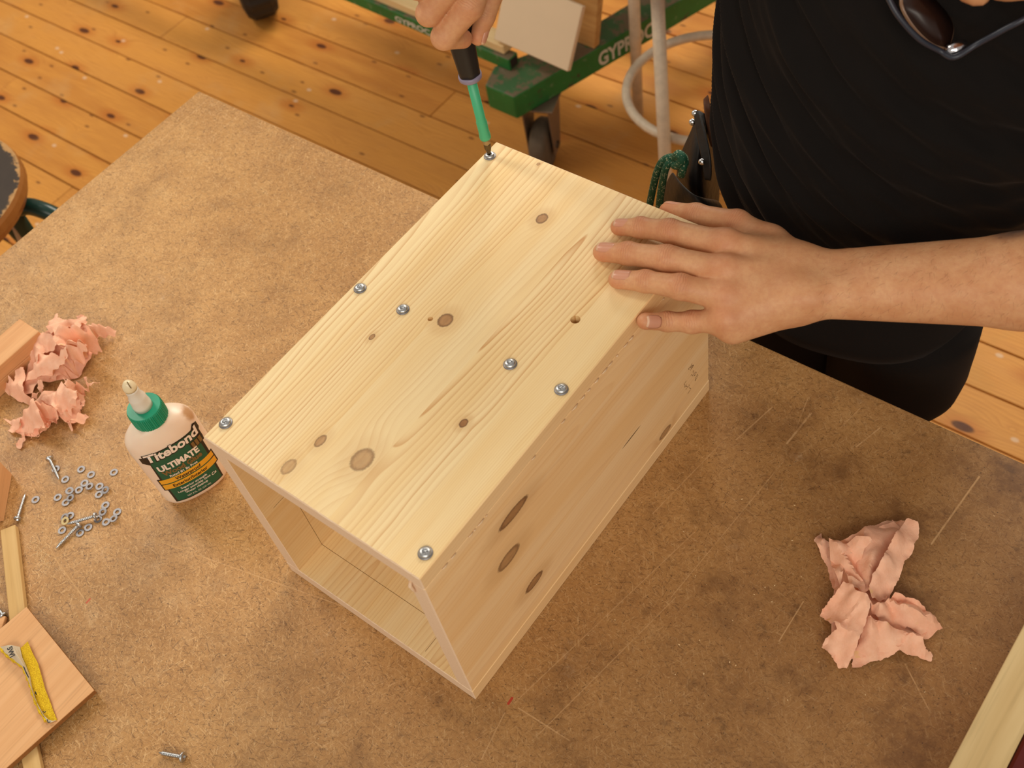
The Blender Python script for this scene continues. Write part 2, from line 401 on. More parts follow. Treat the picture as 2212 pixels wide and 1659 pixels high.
def floorwood():
    g = G('varnished_floor_pine', 0.34, 0.2); P = g.coord(); r = g.rand()
    q = g.vadd(P, g.com(g.mul(r, 37.0), g.mul(r, 11.0), 0.0)); x, y, z = g.sep(q)
    warp = g.noise(g.map(q, (1.8, 9, 1)), 1.0, 2)
    kv = g.vor(g.map(q, (4.2, 9.5, 0.0)), 1.0, dim='2D'); kd = kv[0]
    has = g.sep(kv[1])[0]
    big = g.mul(g.rng(kd, g.mad(has, 0.13, -0.015), g.mad(has, 0.085, -0.012)), g.rng(has, 0.45, 0.5))
    kv2 = g.vor(g.map(g.vadd(q, (3.3, 1.2, 0)), (7.0, 17.0, 0.0)), 1.0, dim='2D'); h2 = g.sep(kv2[1])[0]
    small = g.mul(g.rng(kv2[0], 0.085, 0.04), g.rng(h2, 0.66, 0.7))
    ph = g.add(g.mul(y, 130), g.add(g.mul(warp, 9), g.mul(g.m_('EXPONENT', g.mul(kd, -5.0)), 4.0)))
    ring = g.m_('POWER', g.m_('FRACT', ph), 2.5)
    c = g.mix(g.rng(r, 0, 1), srgb(212, 150, 74), srgb(190, 124, 54))
    c = g.mix(g.rng(g.noise(g.map(q, (3, 18, 1)), 1, 3), 0.3, 0.7), c, srgb(214, 150, 70))
    c = g.mix(g.mul(ring, 0.34), c, srgb(166, 98, 36))
    fib = g.noise(g.map(q, (14, 420, 1)), 1, 3); c = g.mix(g.mul(g.rng(fib, 0.4, 0.8), 0.35), c, srgb(150, 84, 32))
    halo = g.mul(g.rng(kd, 0.30, 0.06), g.rng(has, 0.45, 0.5)); c = g.mix(g.mul(halo, 0.5), c, srgb(176, 92, 30))
    c = g.mix(g.mul(big, 0.9), c, srgb(70, 32, 20)); c = g.mix(g.mul(small, 0.7), c, srgb(96, 48, 26))
    wear = g.rng(g.noise(g.vadd(P, (4, 1, 0)), 5, 5, 0.7), 0.52, 0.75); c = g.mix(g.mul(wear, 0.3), c, srgb(196, 160, 112))
    drip = g.rng(g.vor(g.map(g.vadd(P, (8, 3, 0)), (3.1, 4.7, 0)), 1.0, dim='2D')[0], 0.032, 0.015); c = g.mix(g.mul(drip, 0.55), c, srgb(220, 196, 170))
    g.set('Base Color', c); g.set('Roughness', g.mad(wear, 0.2, 0.48))
    g.set('Normal', g.bump(g.mad(fib, 0.4, ring), 0.12, 0.001)); return g.m
def skin():
    g = G('skin', 0.5, 0.35); P = g.coord()
    n1 = g.noise(P, 45, 4, 0.6); n2 = g.noise(P, 260, 3, 0.6)
    tint = g.attr('tint'); cre = g.attr('crease'); fs = g.attr('along'); blush = g.attr('tattoo')
    c = g.mix(g.rng(n1, 0.3, 0.7), srgb(216, 164, 120), srgb(204, 146, 102))
    c = g.mix(g.mul(g.rng(n2, 0.35, 0.7), 0.25), c, srgb(188, 118, 84))
    c = g.mix(g.mul(tint, 0.55), c, srgb(206, 112, 84))
    c = g.mix(g.mul(g.mul(g.rng(g.vor(P, 32)[0], 0.075, 0.045), g.rng(g.sep(P)[0], 0.12, 0.15)), 0.5), c, srgb(142, 84, 54))
    wr = g.m_('SINE', g.mad(fs, 2900.0, g.mul(g.noise(P, 150, 3), 14.0)))
    wr = g.mul(g.m_('POWER', g.mad(wr, 0.5, 0.5), 3.0), cre)
    c = g.mix(g.mul(wr, 0.20), c, srgb(160, 84, 56))
    c = g.mix(g.mul(blush, g.rng(n1, 0.3, 0.6, 0.7, 1.0)), c, srgb(84, 70, 66))
    g.set('Base Color', c); g.set('Subsurface Weight', 0.18); g.set('Subsurface Radius', (0.009, 0.004, 0.002)); g.set('Subsurface Scale', 0.5)
    g.set('Roughness', g.mad(n2, 0.2, 0.40))
    pore = g.vor(P, 900)[0]
    g.set('Normal', g.bump(g.sub(g.mad(pore, 0.10, g.mul(n2, 0.16)), g.mul(wr, 0.4)), 0.45, 0.0012)); return g.m
def cloth(name, c1, c2, scale=1500.0, rough=0.9, sheen=0.25):
    g = G(name, rough, 0.15); P = g.coord(); n = g.noise(P, scale, 2); n2 = g.noise(P, 30, 4)
    g.set('Base Color', g.mix(g.add(g.mul(n, 0.5), g.mul(n2, 0.5)), c1, c2))
    g.set('Sheen Weight', sheen); g.set('Sheen Roughness', 0.5); g.set('Sheen Tint', (0.35, 0.3, 0.28, 1))
    g.set('Normal', g.bump(g.mad(n, 0.4, n2), 0.25, 0.001)); return g.m
def paper():
    g = G('pink_paper_towel', 0.85, 0.2); P = g.coord()
    n = g.noise(P, 55, 5, 0.65); f = g.noise(P, 700, 3)
    c = g.mix(g.rng(n, 0.3, 0.7), srgb(248, 194, 164), srgb(238, 176, 144))
    c = g.mix(g.mul(f, 0.25), c, srgb(250, 204, 176))
    glue = g.rng(g.noise(g.vadd(P, (3, 3, 3)), 75, 3), 0.68, 0.74); c = g.mix(g.mul(glue, 0.55), c, srgb(232, 190, 120))
    g.set('Base Color', c); g.set('Subsurface Weight', 0.12); g.set('Subsurface Radius', (0.004, 0.002, 0.001)); g.set('Subsurface Scale', 0.4)
    wr = g.m_('ABSOLUTE', g.sub(g.noise(P, 70, 2, 0.5, 1.2), 0.5)); wr2 = g.m_('ABSOLUTE', g.sub(g.noise(g.vadd(P, (4, 4, 4)), 130, 2, 0.5, 1.0), 0.5))
    g.set('Normal', g.bump(g.add(g.mad(g.rng(wr2, 0.0, 0.10), 0.5, g.rng(wr, 0.0, 0.10)), g.mul(f, 0.10)), 0.12, 0.0010)); return g.m
def lumber(name, a, b, dense=900.0, ax='X', rough=0.55):
    g = G(name, rough, 0.3); P = g.coord()
    sc = (12, dense, dense) if ax == 'X' else (dense, 12, dense)
    n = g.noise(g.map(P, sc), 1.0, 3); w_ = g.noise(g.map(P, (4, 60, 60) if ax == 'X' else (60, 4, 60)), 1.0, 3)
    c = g.mix(g.rng(w_, 0.3, 0.7), a, b); c = g.mix(g.mul(g.rng(n, 0.45, 0.75), 0.3), c, tuple(x * 0.62 for x in b[:3]))
    g.set('Base Color', c); g.set('Normal', g.bump(n, 0.12, 0.0005)); return g.m
def steel(name, c, rough=0.3):
    g = G(name, rough); P = g.coord(); n = g.noise(P, 300, 3)
    g.set('Base Color', g.mix(n, tuple(x * 0.75 for x in c[:3]), c)); g.set('Metallic', 1.0); g.set('Roughness', g.mad(n, 0.2, rough - 0.05)); return g.m
def worn_paint(name, paint, under, amount=0.5, rough=0.45, scale=9.0):
    g = G(name, rough, 0.4); P = g.coord()
    n = g.noise(P, scale, 6, 0.72); d = g.noise(P, 60, 3)
    c = g.mix(g.rng(n, 0.3, 0.7), paint, tuple(x * 0.78 for x in paint[:3]))
    c = g.mix(g.rng(g.noise(g.vadd(P, (2, 5, 1)), scale * 2.2, 6, 0.75), amount, amount + 0.06), c, under)
    c = g.mix(g.mul(g.rng(d, 0.6, 0.8), 0.2), c, srgb(200, 190, 170))
    g.set('Base Color', c); g.set('Normal', g.bump(n, 0.15, 0.002)); return g.m
M = dict(
    zinc=steel('zinc_steel', srgb(206, 208, 210), 0.3), washer=steel('dull_zinc', srgb(160, 157, 160), 0.46), brass=plain('yellow_zinc', srgb(226, 204, 150), 0.4, 0.35),
    chrome=steel('polished_steel', srgb(225, 225, 225), 0.16), darksteel=steel('dark_steel', srgb(110, 104, 96), 0.45), bit=steel('bit_steel', srgb(120, 102, 74), 0.4), silver=steel('silver', srgb(232, 230, 236), 0.14),
    skin=skin(), nail=plain('nail', srgb(208, 148, 120), 0.3, 0, 0.45, 0.05, 200), nail_edge=plain('nail_edge', srgb(220, 176, 144), 0.45),
    paper=paper(), shirt=cloth('black_jersey', srgb(17, 14, 13), srgb(26, 22, 20), 1500, 0.95, 0.05), trousers=cloth('black_twill', srgb(16, 14, 13), srgb(26, 22, 20), 1100, 0.95, 0.05),
    leather=plain('black_leather', srgb(24, 20, 18), 0.5, 0, 0.4, 0.25, 90, 0.4), strap=plain('brown_leather', srgb(88, 50, 24), 0.55, 0, 0.4, 0.25, 60, 0.3),
    hair=plain('brown_hair', srgb(60, 38, 24), 0.6), armhair=plain('arm_hair', srgb(128, 80, 50), 0.6), white=plain('print_white', srgb(232, 222, 210), 0.5), black=plain('print_black', srgb(28, 20, 16), 0.5),
    pencil=plain('pencil', srgb(150, 116, 72), 0.7, 0, 0.3, 0.2, 300), graphite=plain('graphite', srgb(138, 106, 72), 0.6, 0, 0.3, 0.2, 300))

# ------------------------------------------------------------------ floor: every board a piece of its own
FW = 0.1112; floor_mat = floorwood()
fl = obj('floor', box(-5.2, 2.6, -3.0, 4.4, -0.06, -0.021), plain('floor_gap', srgb(34, 20, 12), 0.95)); fl['kind'] = 'structure'
rng = random.Random(11); joints = {6: [-1.395], 1: [-2.62, 0.9], 2: [-1.9], 3: [-2.75], 4: [-0.6], 5: [-2.35, 0.35], 7: [-2.2], 8: [-1.2], 9: [-0.2]}
for row in range(-32, 33):
    y0 = 0.6625 + (row - 0) * FW
    xs = [-5.15] + joints.get(row, [rng.uniform(-3.2, 0.2)]) + [2.55]
    for x0, x1 in zip(xs, xs[1:]):
        dz = rng.uniform(-0.0012, 0.0)
        bm = box(-(x1 - x0) / 2 + 0.0008, (x1 - x0) / 2 - 0.0008, -FW / 2 + 0.0017, FW / 2 - 0.0017, -0.021, 0.0, 0.0014, 1)
        o = obj('floor_plank', bm, floor_mat, fl); o.location = ((x0 + x1) / 2, y0 + FW / 2, dz)

# two walls of the shop, behind the bench and to its left, out of the picture
wallp = plain('wall_paint', srgb(226, 220, 208), 0.8, 0, 0.3, 0.04, 3)
obj('wall_back', box(-5.2, 2.6, 4.4, 4.5, -0.06, 3.5), wallp, None, False, 'structure')
obj('wall_left', box(-5.3, -5.2, -3.0, 4.5, -0.06, 3.5), wallp, None, False, 'structure')

# ------------------------------------------------------------------ bench
CUTS = [((-0.3871,-0.0558,0.9)[:2], (-0.1298,0.0089,0.9)[:2], 0.0009, 0.65), ((-0.4621,-0.1295,0.9)[:2], (-0.391,-0.1432,0.9)[:2], 0.0010, 0.6), ((-0.6344,0.0697,0.9)[:2], (-0.5822,0.0672,0.9)[:2], 0.0008, 0.5),
        ((-0.8294,0.072,0.9)[:2], (-0.7875,0.0701,0.9)[:2], 0.0009, 0.5), ((-0.8606,0.4635,0.9)[:2], (-0.854,0.2898,0.9)[:2], 0.0010, 0.35), ((-0.7934,0.4731,0.9)[:2], (-0.798,0.3605,0.9)[:2], 0.0010, 0.35),
        ((0.102,0.4273,0.9)[:2], (0.0993,0.3831,0.9)[:2], 0.0014, 0.7), ((0.0655,0.4138,0.9)[:2], (0.0547,0.3607,0.9)[:2], 0.0010, 0.55), ((0.1667,0.4459,0.9)[:2], (0.1578,0.4147,0.9)[:2], 0.0010, 0.6),
        ((0.1402,0.4592,0.9)[:2], (0.1346,0.4262,0.9)[:2], 0.0007, 0.55), ((0.0903,0.4423,0.9)[:2], (0.0982,0.4038,0.9)[:2], 0.0007, 0.45), ((0.0444,0.3511,0.9)[:2], (0.0303,0.2446,0.9)[:2], 0.0008, 0.45),
        ((0.2688,0.4435,0.9)[:2], (0.2627,0.3547,0.9)[:2], 0.0012, 0.7), ((0.1941,0.2408,0.9)[:2], (0.1947,0.1959,0.9)[:2], 0.0008, 0.6), ((0.2938,0.2361,0.9)[:2], (0.3295,0.2086,0.9)[:2], 0.0009, 0.5),
        ((0.0748,0.2489,0.9)[:2], (0.0319,0.0223,0.9)[:2], 0.0008, 0.4), ((0.0959,0.1821,0.9)[:2], (0.0644,-0.0007,0.9)[:2], 0.0008, 0.4), ((0.1065,0.3608,0.9)[:2], (0.0924,0.1798,0.9)[:2], 0.0007, 0.4),
        ((0.0369,0.0155,0.9)[:2], (0.0912,0.0175,0.9)[:2], 0.0009, 0.55), ((0.0371,-0.0389,0.9)[:2], (0.0291,0.0052,0.9)[:2], 0.0008, 0.45), ((-0.8024,0.3128,0.9)[:2], (-0.7802,0.31,0.9)[:2], 0.0012, 0.3),
        ((-0.1428,-0.0902,0.9)[:2], (-0.1166,-0.054,0.9)[:2], 0.0008, 0.3), ((0.1247,0.2926,0.9)[:2], (0.0733,0.3025,0.9)[:2], 0.0007, 0.3)]
bench = empty('workbench', (0, 0, 0))
tag(bench, 'workbench with a worn brown hardboard top under the pine box', 'workbench')
o = obj('bench_top', box(-0.8871, 1.05, -0.75, 0.4785, TZ - 0.022, TZ, 0.0016, 2), hardboard(), bench)
pl = lumber('bench_pine', srgb(206, 164, 108), srgb(184, 138, 84))
obj('apron', box(-0.78, 0.95, 0.33, 0.375, 0.76, TZ - 0.022, 0.002), pl, bench)
obj('apron', box(-0.78, 0.95, -0.66, -0.615, 0.76, TZ - 0.022, 0.002), pl, bench)
for lx in (-0.74, 0.90):
    for ly in (-0.62, 0.30): obj('leg', box(lx - 0.035, lx + 0.035, ly - 0.035, ly + 0.035, 0.0005, TZ - 0.0225, 0.003), pl, bench)

# ------------------------------------------------------------------ the open pine box
BW, BL, BH, TH = 0.2363, 0.400, 0.2415, 0.018
bx = empty('pine_box', (0, 0, TZ))
tag(bx, 'open ended box of pale knotty pine screwed together on the bench', 'box')
eg = endgrain('pine_end_grain', srgb(244, 216, 184), srgb(206, 164, 126))
top_m = pine('pine_top', 'X', (-0.2040, -0.1480, -0.0930, -0.0385), [(-0.236, 0.011, 0.07, 0.0046, 1.0), (-0.236, 0.011, 0.07, 0.0042, 1.05), (-0.080, 0.075, 0.02, 0.0026, 0.45), (-0.094, 0.004, -0.062, 0.0050, 1.35), (0.06, 0.05, 0.0, 0.0017, 0.5)],
       [(-0.136, 0.338, 0.0048, 0.0062, 0.85), (-0.138, 0.200, 0.0062, 0.0072, 0.85), (-0.058, 0.125, 0.0030, 0.0042, 1.0),
       (-0.106, 0.055, 0.0085, 0.0105, 0.6), (-0.1475, 0.050, 0.0036, 0.0062, 0.7), (-0.153, 0.018, 0.0050, 0.0075, 0.5), (-0.182, 0.153, 0.0022, 0.0034, 0.8), (-0.181, 0.394, 0.0016, 0.0020, 0.7)], 3.0)
side_m = pine('pine_side_lit', 'Z', (0.052, 0.098, 0.150, 0.186), [(0.02, 0.05, 0.0, 0.0060, 0.6), (0.30, 0.1, 0.05, 0.0050, 0.4), (0.09, 0.03, 0.1, 0.0090, 0.55), (0.30, 0.2, 0.0, 0.0040, 0.4), (0.19, 0.02, 0.1, 0.0050, 0.5)],
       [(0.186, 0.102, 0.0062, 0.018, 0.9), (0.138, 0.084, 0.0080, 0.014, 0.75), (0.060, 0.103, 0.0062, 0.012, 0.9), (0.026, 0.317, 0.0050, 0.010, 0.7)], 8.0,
       cleft=[(0.088, 0.263, 0.0011, 0.016)], strength=0.6, tone=(1.12, 1.0, 0.97))  # tone paints in the lighter, pinker light falling on this side
bot_m = pine('pine_bottom', 'X', (-0.19, -0.135, -0.08, -0.03), [(-0.3, 0.05, 0.02, 0.004, 0.5), (-0.16, 0.02, 0.1, 0.006, 0.8), (-0.3, 0.06, 0, 0.0035, 0.5), (-0.05, 0.02, 0.12, 0.005, 0.8), (0.1, 0.05, 0, 0.002, 0.4)], [], 17.0)
edge_m = pine('pine_edge_lit', 'Z', (0.1,), [(0.40, 0.1, 0.0, 0.0050, 0.4), (0.40, 0.1, 0.0, 0.0042, 0.4)], [], 41.0, strength=0.6, tone=(1.08, 0.97, 0.92))  # tone carries the side's painted-in pinkish light onto these edges
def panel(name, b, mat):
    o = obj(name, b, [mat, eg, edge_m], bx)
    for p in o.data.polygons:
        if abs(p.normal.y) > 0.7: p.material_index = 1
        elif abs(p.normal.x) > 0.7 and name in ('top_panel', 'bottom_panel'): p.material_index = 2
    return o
tp = box(-BW, 0, 0, BL, BH - TH, BH, 0.0009, 1)
# pilot holes bored through the top
def bore(bm, x, y, r, z0, z1, n=20):
    cut = bmesh.new(); bmesh.ops.create_cone(cut, cap_ends=True, segments=n, radius1=r, radius2=r, depth=z1 - z0, matrix=Matrix.Translation((x, y, (z0 + z1) / 2)))
    me = bpy.data.meshes.new('c'); cut.to_mesh(me); cut.free(); return bpy.data.objects.new('c', me)
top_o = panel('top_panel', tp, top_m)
for (hx, hy, hr, d0) in ((-0.042, 0.257, 0.0043, BH - 0.0165), (-0.1505, 0.1945, 0.0024, BH - 0.004)):
    c = bore(None, hx, hy, hr, d0, BH + 0.01); col.objects.link(c); c.parent = bx
    md = top_o.modifiers.new('hole', 'BOOLEAN'); md.object = c; md.operation = 'DIFFERENCE'; md.solver = 'EXACT'
    bpy.context.view_layer.update()
    me2 = bpy.data.meshes.new_from_object(top_o.evaluated_get(bpy.context.evaluated_depsgraph_get()))
    top_o.modifiers.clear(); top_o.data = me2; bpy.data.objects.remove(c)
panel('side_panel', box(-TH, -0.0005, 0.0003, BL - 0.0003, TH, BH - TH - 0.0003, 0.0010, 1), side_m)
panel('side_panel', box(-BW + 0.0004, -BW + TH, 0.0003, BL - 0.0003, TH, BH - TH, 0.0006, 1), pine('pine_left', 'Z', (0.06, 0.12, 0.18), [(0.3, 0.1, 0, 0.004, 0.5), (0.09, 0.03, 0.1, 0.005, 0.5), (0.3, 0.1, 0, 0.003, 0.5), (0.2, 0.03, 0.1, 0.005, 0.5)], [], 29.0, strength=0.7, tone=(0.95, 0.88, 0.80)))
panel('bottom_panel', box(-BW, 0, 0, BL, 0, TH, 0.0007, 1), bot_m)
# a dowel plug half way down the small old hole, and torn fibres under the front corner
obj('splinter', tube([(-0.013, -0.0008, BH - TH + 0.001), (-0.0135, -0.0022, BH - TH - 0.004), (-0.0128, -0.0016, BH - TH - 0.010), (-0.0133, -0.0006, BH - TH - 0.017)], [0.0012, 0.0016, 0.0012, 0.0004], 8), eg, bx)
# squeezed-out glue along the joint of the top and the near side
gb = bmesh.new(); rg = random.Random(2); yy = 0.004
while yy < BL - 0.004:
    ln = rg.uniform(0.002, 0.009)
    if rg.random() < 0.62 and not 0.276 < yy < 0.318: tube([(0.0001, yy, BH - TH - 0.0003), (0.0004, yy + ln / 2, BH - TH - 0.0006), (0.0001, yy + ln, BH - TH - 0.0003)], [0.0003, rg.uniform(0.0005, 0.0011), 0.0003], 6, gb)
    yy += ln + rg.uniform(0.0005, 0.006)
go = obj('glue_bead', gb, plain('dry_glue', srgb(226, 196, 158), 0.35), bx, True, 'stuff')
# pencil lines inside and the numbers pencilled on the near side
pb = bmesh.new()
strip(pb, [(-BW + TH, 0.034, TH), (-TH, 0.034, TH)], 0.0005, 0.00008, (0, 0, 1)); strip(pb, [(-0.060, 0.006, TH), (-0.060, 0.072, TH)], 0.0005, 0.00008, (0, 0, 1))
strip(pb, [(-BW + TH, 0.034, TH), (-BW + TH, 0.034, 0.19)], 0.0005, 0.00008, (1, 0, 0)); strip(pb, [(-BW + TH, 0.012, 0.123), (-BW + TH, 0.056, 0.123)], 0.0005, 0.00008, (1, 0, 0))
obj('pencil_line', pb, M['pencil'], bx)
hb = bmesh.new()
def scrawl(pts):
    strip(hb, [Vector(p) - Vector((0, 0, TZ)) for p in pts], 0.0006, 0.0001, (1, 0, 0))
scrawl([(-0.0004,0.3685,0.9816), (-0.0004,0.3676,0.9796), (-0.0004,0.3713,0.9746), (-0.0004,0.37,0.9738), (-0.0004,0.3655,0.9805)]); scrawl([(-0.0004,0.3714,0.9765), (-0.0004,0.37,0.9742), (-0.0004,0.3666,0.974)])
scrawl([(-0.0004,0.3621,0.9799), (-0.0004,0.3646,0.9796), (-0.0004,0.3679,0.9751), (-0.0004,0.3653,0.9728)]); scrawl([(-0.0004,0.3621,0.9799), (-0.0004,0.3633,0.9774)])
scrawl([(-0.0004,0.3659,0.9641), (-0.0004,0.3676,0.9644), (-0.0004,0.3701,0.9585), (-0.0004,0.3719,0.9618), (-0.0004,0.3711,0.9672), (-0.0004,0.369,0.9659)])
scrawl([(-0.0004,0.373,0.9558), (-0.0004,0.3761,0.9576), (-0.0004,0.3749,0.9602), (-0.0004,0.3718,0.9595), (-0.0004,0.373,0.9558)]); scrawl([(-0.0004,0.3733,0.9469), (-0.0004,0.3759,0.9477), (-0.0004,0.3794,0.9491), (-0.0004,0.3782,0.9521), (-0.0004,0.3746,0.9508), (-0.0004,0.3733,0.9469)])
scrawl([(-0.0004,0.3578,0.9651), (-0.0004,0.3531,0.9648), (-0.0004,0.3551,0.9613), (-0.0004,0.3538,0.9594), (-0.0004,0.3567,0.9571)]); scrawl([(-0.0004,0.3581,0.9601), (-0.0004,0.3563,0.9591), (-0.0004,0.3595,0.9529), (-0.0004,0.3565,0.9518)])
scrawl([(-0.0004,0.3622,0.9537), (-0.0004,0.3629,0.9509), (-0.0004,0.3603,0.9512)]); scrawl([(-0.0004,0.3628,0.9478), (-0.0004,0.3657,0.9424), (-0.0004,0.3622,0.9418), (-0.0004,0.3596,0.941)])
obj('pencil_numbers', hb, M['graphite'], bx)

def screw_head(hr=0.0048, hh=0.0026, drive=0.0021, seg=24):
    lob = lambda i, a: 1 + (0.22 * cos(6 * a) if i >= 6 else 0)
    return lathe([(hr * 0.94, 0), (hr, 0.0004), (hr, 0.0009), (hr * 0.93, hh * 0.62), (hr * 0.74, hh * 0.88), (hr * 0.5, hh), (drive, hh * 1.0), (drive * 0.92, hh - 0.0004), (drive * 0.85, hh - 0.0017), (0.0002, hh - 0.0021)], seg, rmod=lob)
sm = bpy.data.meshes.new('screw'); _b = screw_head(); _b.to_mesh(sm); _b.free(); sm.materials.append(M['zinc'])
wm = bpy.data.meshes.new('washer'); _b = lathe([(0.0026, 0.0), (0.0057, 0.0), (0.0059, 0.0003), (0.0057, 0.0009), (0.0026, 0.0009), (0.0026, 0.0)], 28, caps=False); _b.to_mesh(wm); _b.free(); wm.materials.append(M['washer'])
for me in (sm, wm): me.polygons.foreach_set('use_smooth', [True] * len(me.polygons))
for i, (x, y) in enumerate(((-0.229, 0.3805), (-0.228, 0.189), (-0.178, 0.190), (-0.061, 0.191), (-0.010, 0.192), (-0.229, 0.020), (-0.010, 0.019))):
    s = bpy.data.objects.new('screw', sm); col.objects.link(s); s.parent = bx; s.location = (x, y, BH + 0.0009); s.rotation_euler = (0, 0, i * 1.3)
    wv = bpy.data.objects.new('washer', wm); col.objects.link(wv); wv.parent = s; wv.location = (0, 0, -0.0009)

# ------------------------------------------------------------------ glue bottle: an oval squeeze bottle standing upright
gb_c = (-0.3945, 0.018, TZ); gb_yaw = R(69.0)      # local x runs along the face of the bottle, local -y faces the label way
bt = empty('glue_bottle', gb_c, gb_yaw)
tag(bt, 'small oval wood glue bottle with green label and green cap beside the box', 'bottle')
BA, BD = 0.0365, 0.0195
def bprof(h):
    """half width, half depth of the bottle at height h"""
    P = [(0.0, 0.0270, 0.0125), (0.0015, 0.0310, 0.0155), (0.005, 0.0345, 0.0180), (0.011, BA, BD), (0.100, BA, BD), (0.108, 0.0355, 0.0192), (0.114, 0.0325, 0.0180), (0.119, 0.0275, 0.0165), (0.1225, 0.0215, 0.0148), (0.1245, 0.0165, 0.0132), (0.1255, 0.0128, 0.0120)]
    for a, b in zip(P, P[1:]):
        if h <= b[0]:
            t = (h - a[0]) / (b[0] - a[0]); return a[1] + (b[1] - a[1]) * t, a[2] + (b[2] - a[2]) * t
    return P[-1][1:]
def oval(a, b, h, n=64, e=2.35):
    out = []
    for k in range(n):
        t = 2 * pi * k / n; c_, s_ = cos(t), sin(t)
        out.append((a * math.copysign(abs(c_) ** (2 / e), c_), b * math.copysign(abs(s_) ** (2 / e), s_), h))
    return out
def glue_plastic():
    g = G('cream_bottle_plastic', 0.34, 0.45); x, y, z = g.sep(g.coord()); P = g.coord()
    c = g.mix(g.rng(g.noise(P, 25, 3), 0.3, 0.7), srgb(244, 222, 200), srgb(236, 208, 184))
    d = g.m_('SQRT', g.add(g.m_('POWER', g.sub(x, 0.034), 2.0), g.add(g.m_('POWER', g.sub(z, 0.112), 2.0), g.mul(g.m_('POWER', g.sub(y, -0.006), 2.0), 1.0))))
    stain = g.rng(g.add(d, g.mul(g.sub(g.noise(P, 160, 3), 0.5), 0.009)), 0.0125, 0.004)
    c = g.mix(g.mul(stain, 0.8), c, srgb(176, 120, 56)); g.set('Base Color', c)
    g.set('Subsurface Weight', 0.25); g.set('Subsurface Radius', (0.01, 0.007, 0.004)); g.set('Subsurface Scale', 0.5); return g.m
bm = bmesh.new(); hs = [0, 0.0015, 0.003, 0.005, 0.008, 0.011] + [0.011 + 0.089 * i / 8 for i in range(1, 9)] + [0.104, 0.108, 0.111, 0.114, 0.1165, 0.119, 0.121, 0.1225, 0.1237, 0.1245, 0.1255]
loft(bm, [oval(*bprof(h), h) for h in hs]); obj('bottle_body', bm, glue_plastic(), bt, True)
green = plain('green_cap_plastic', srgb(22, 148, 112), 0.4, 0, 0.5, 0.08)
flute = lambda i, a: 1 + (0.02 * (1 if cos(60 * a) > 0 else -1) if 1 <= i <= 4 else 0)
obj('cap', lathe([(0.0150, 0.1257), (0.0172, 0.1265), (0.0174, 0.130), (0.0174, 0.138), (0.0172, 0.1425), (0.0165, 0.1445), (0.0095, 0.1449)], 240, rmod=flute), green, bt)
clear = plain('clear_nozzle_plastic', srgb(222, 214, 200), 0.25, 0, 0.5, 0.04)
nz = obj('nozzle', lathe([(0.0094, 0.1448), (0.0094, 0.1505), (0.0088, 0.1525), (0.0086, 0.158), (0.0080, 0.1615), (0.0068, 0.1635), (0.0064, 0.171), (0.0064, 0.1735)], 32), clear, bt, True)
tip_m = plain('glue_crusted_tip', srgb(232, 214, 176), 0.25, 0, 0.5, 0.1)
tip = obj('nozzle_tip', lathe([(0.0064, 0.1735), (0.0067, 0.1765), (0.0058, 0.1800), (0.0036, 0.1835), (0.0014, 0.1850), (0.0003, 0.1852)], 28), tip_m, nz, True)
sb = bmesh.new(); strip(sb, [(0.001, -0.0012, 0.1851), (0.001, -0.0040, 0.1834), (0.0011, -0.0062, 0.1800)], 0.0008, 0.0003, (0.1, -0.7, 0.7)); obj('nozzle_slit', sb, plain('slit', srgb(110, 84, 46), 0.6), nz)
def on_bottle(s, h, lift):
    a, b = bprof(min(max(h, 0.011), 0.100)); e = 2.35
    t = min(abs(s) / a, 0.9995); d = b * (1 - t ** e) ** (1 / e)
    n = Vector((s / a ** 2 * 1.0, -max(d, 1e-4) / b ** 2, 0)).normalized()
    return Vector((s, -d, h)) + n * lift
def lay(bm, lift, mat, name, par):
    for v in bm.verts: v.co = on_bottle(v.co.x, v.co.y, lift)
    return obj(name, bm, mat, par)
def flat(pts, cell=0.0025):
    """a flat outline filled with small triangles so that it can wrap round the bottle"""
    pl_ = []
    for i, p in enumerate(pts):
        q = pts[(i + 1) % len(pts)]; n = max(1, int(math.dist(p, q) / cell))
        pl_ += [(p[0] + (q[0] - p[0]) * k / n, p[1] + (q[1] - p[1]) * k / n) for k in range(n)]
    x0, x1 = min(p[0] for p in pl_), max(p[0] for p in pl_); y0, y1 = min(p[1] for p in pl_), max(p[1] for p in pl_)
    ins = []; yy = y0 + cell
    def inside(x, y):
        r = False
        for i in range(len(pl_)):
            a, b = pl_[i], pl_[i - 1]
            if (a[1] > y) != (b[1] > y) and x < (b[0] - a[0]) * (y - a[1]) / (b[1] - a[1]) + a[0]: r = not r
        return r
    while yy < y1:
        xx = x0 + cell
        while xx < x1:
            if inside(xx, yy): ins.append((xx, yy))
            xx += cell
        yy += cell
    n = len(pl_); V, E_, F_, *_ = geometry.delaunay_2d_cdt([Vector(p) for p in pl_ + ins], [(i, (i + 1) % n) for i in range(n)], [], 1, 1e-6)
    bm = bmesh.new(); vs = [bm.verts.new((v[0], v[1], 0)) for v in V]
    for f in F_:
        try: bm.faces.new([vs[i] for i in f])
        except ValueError: pass
    bmesh.ops.recalc_face_normals(bm, faces=bm.faces[:]); return bm
lab_b = plain('label_black', srgb(34, 22, 18), 0.35); lab_g = plain('label_green', srgb(14, 84, 58), 0.32, 0, 0.5, 0.06); lab_y = plain('label_amber', srgb(232, 164, 36), 0.32, 0, 0.5, 0.05)
lab_w = plain('label_white', srgb(240, 222, 206), 0.35); lab_n = plain('label_bronze', srgb(124, 92, 48), 0.35)
L_ = lambda *p: [(a / 1000, b / 1000) for a, b in p]
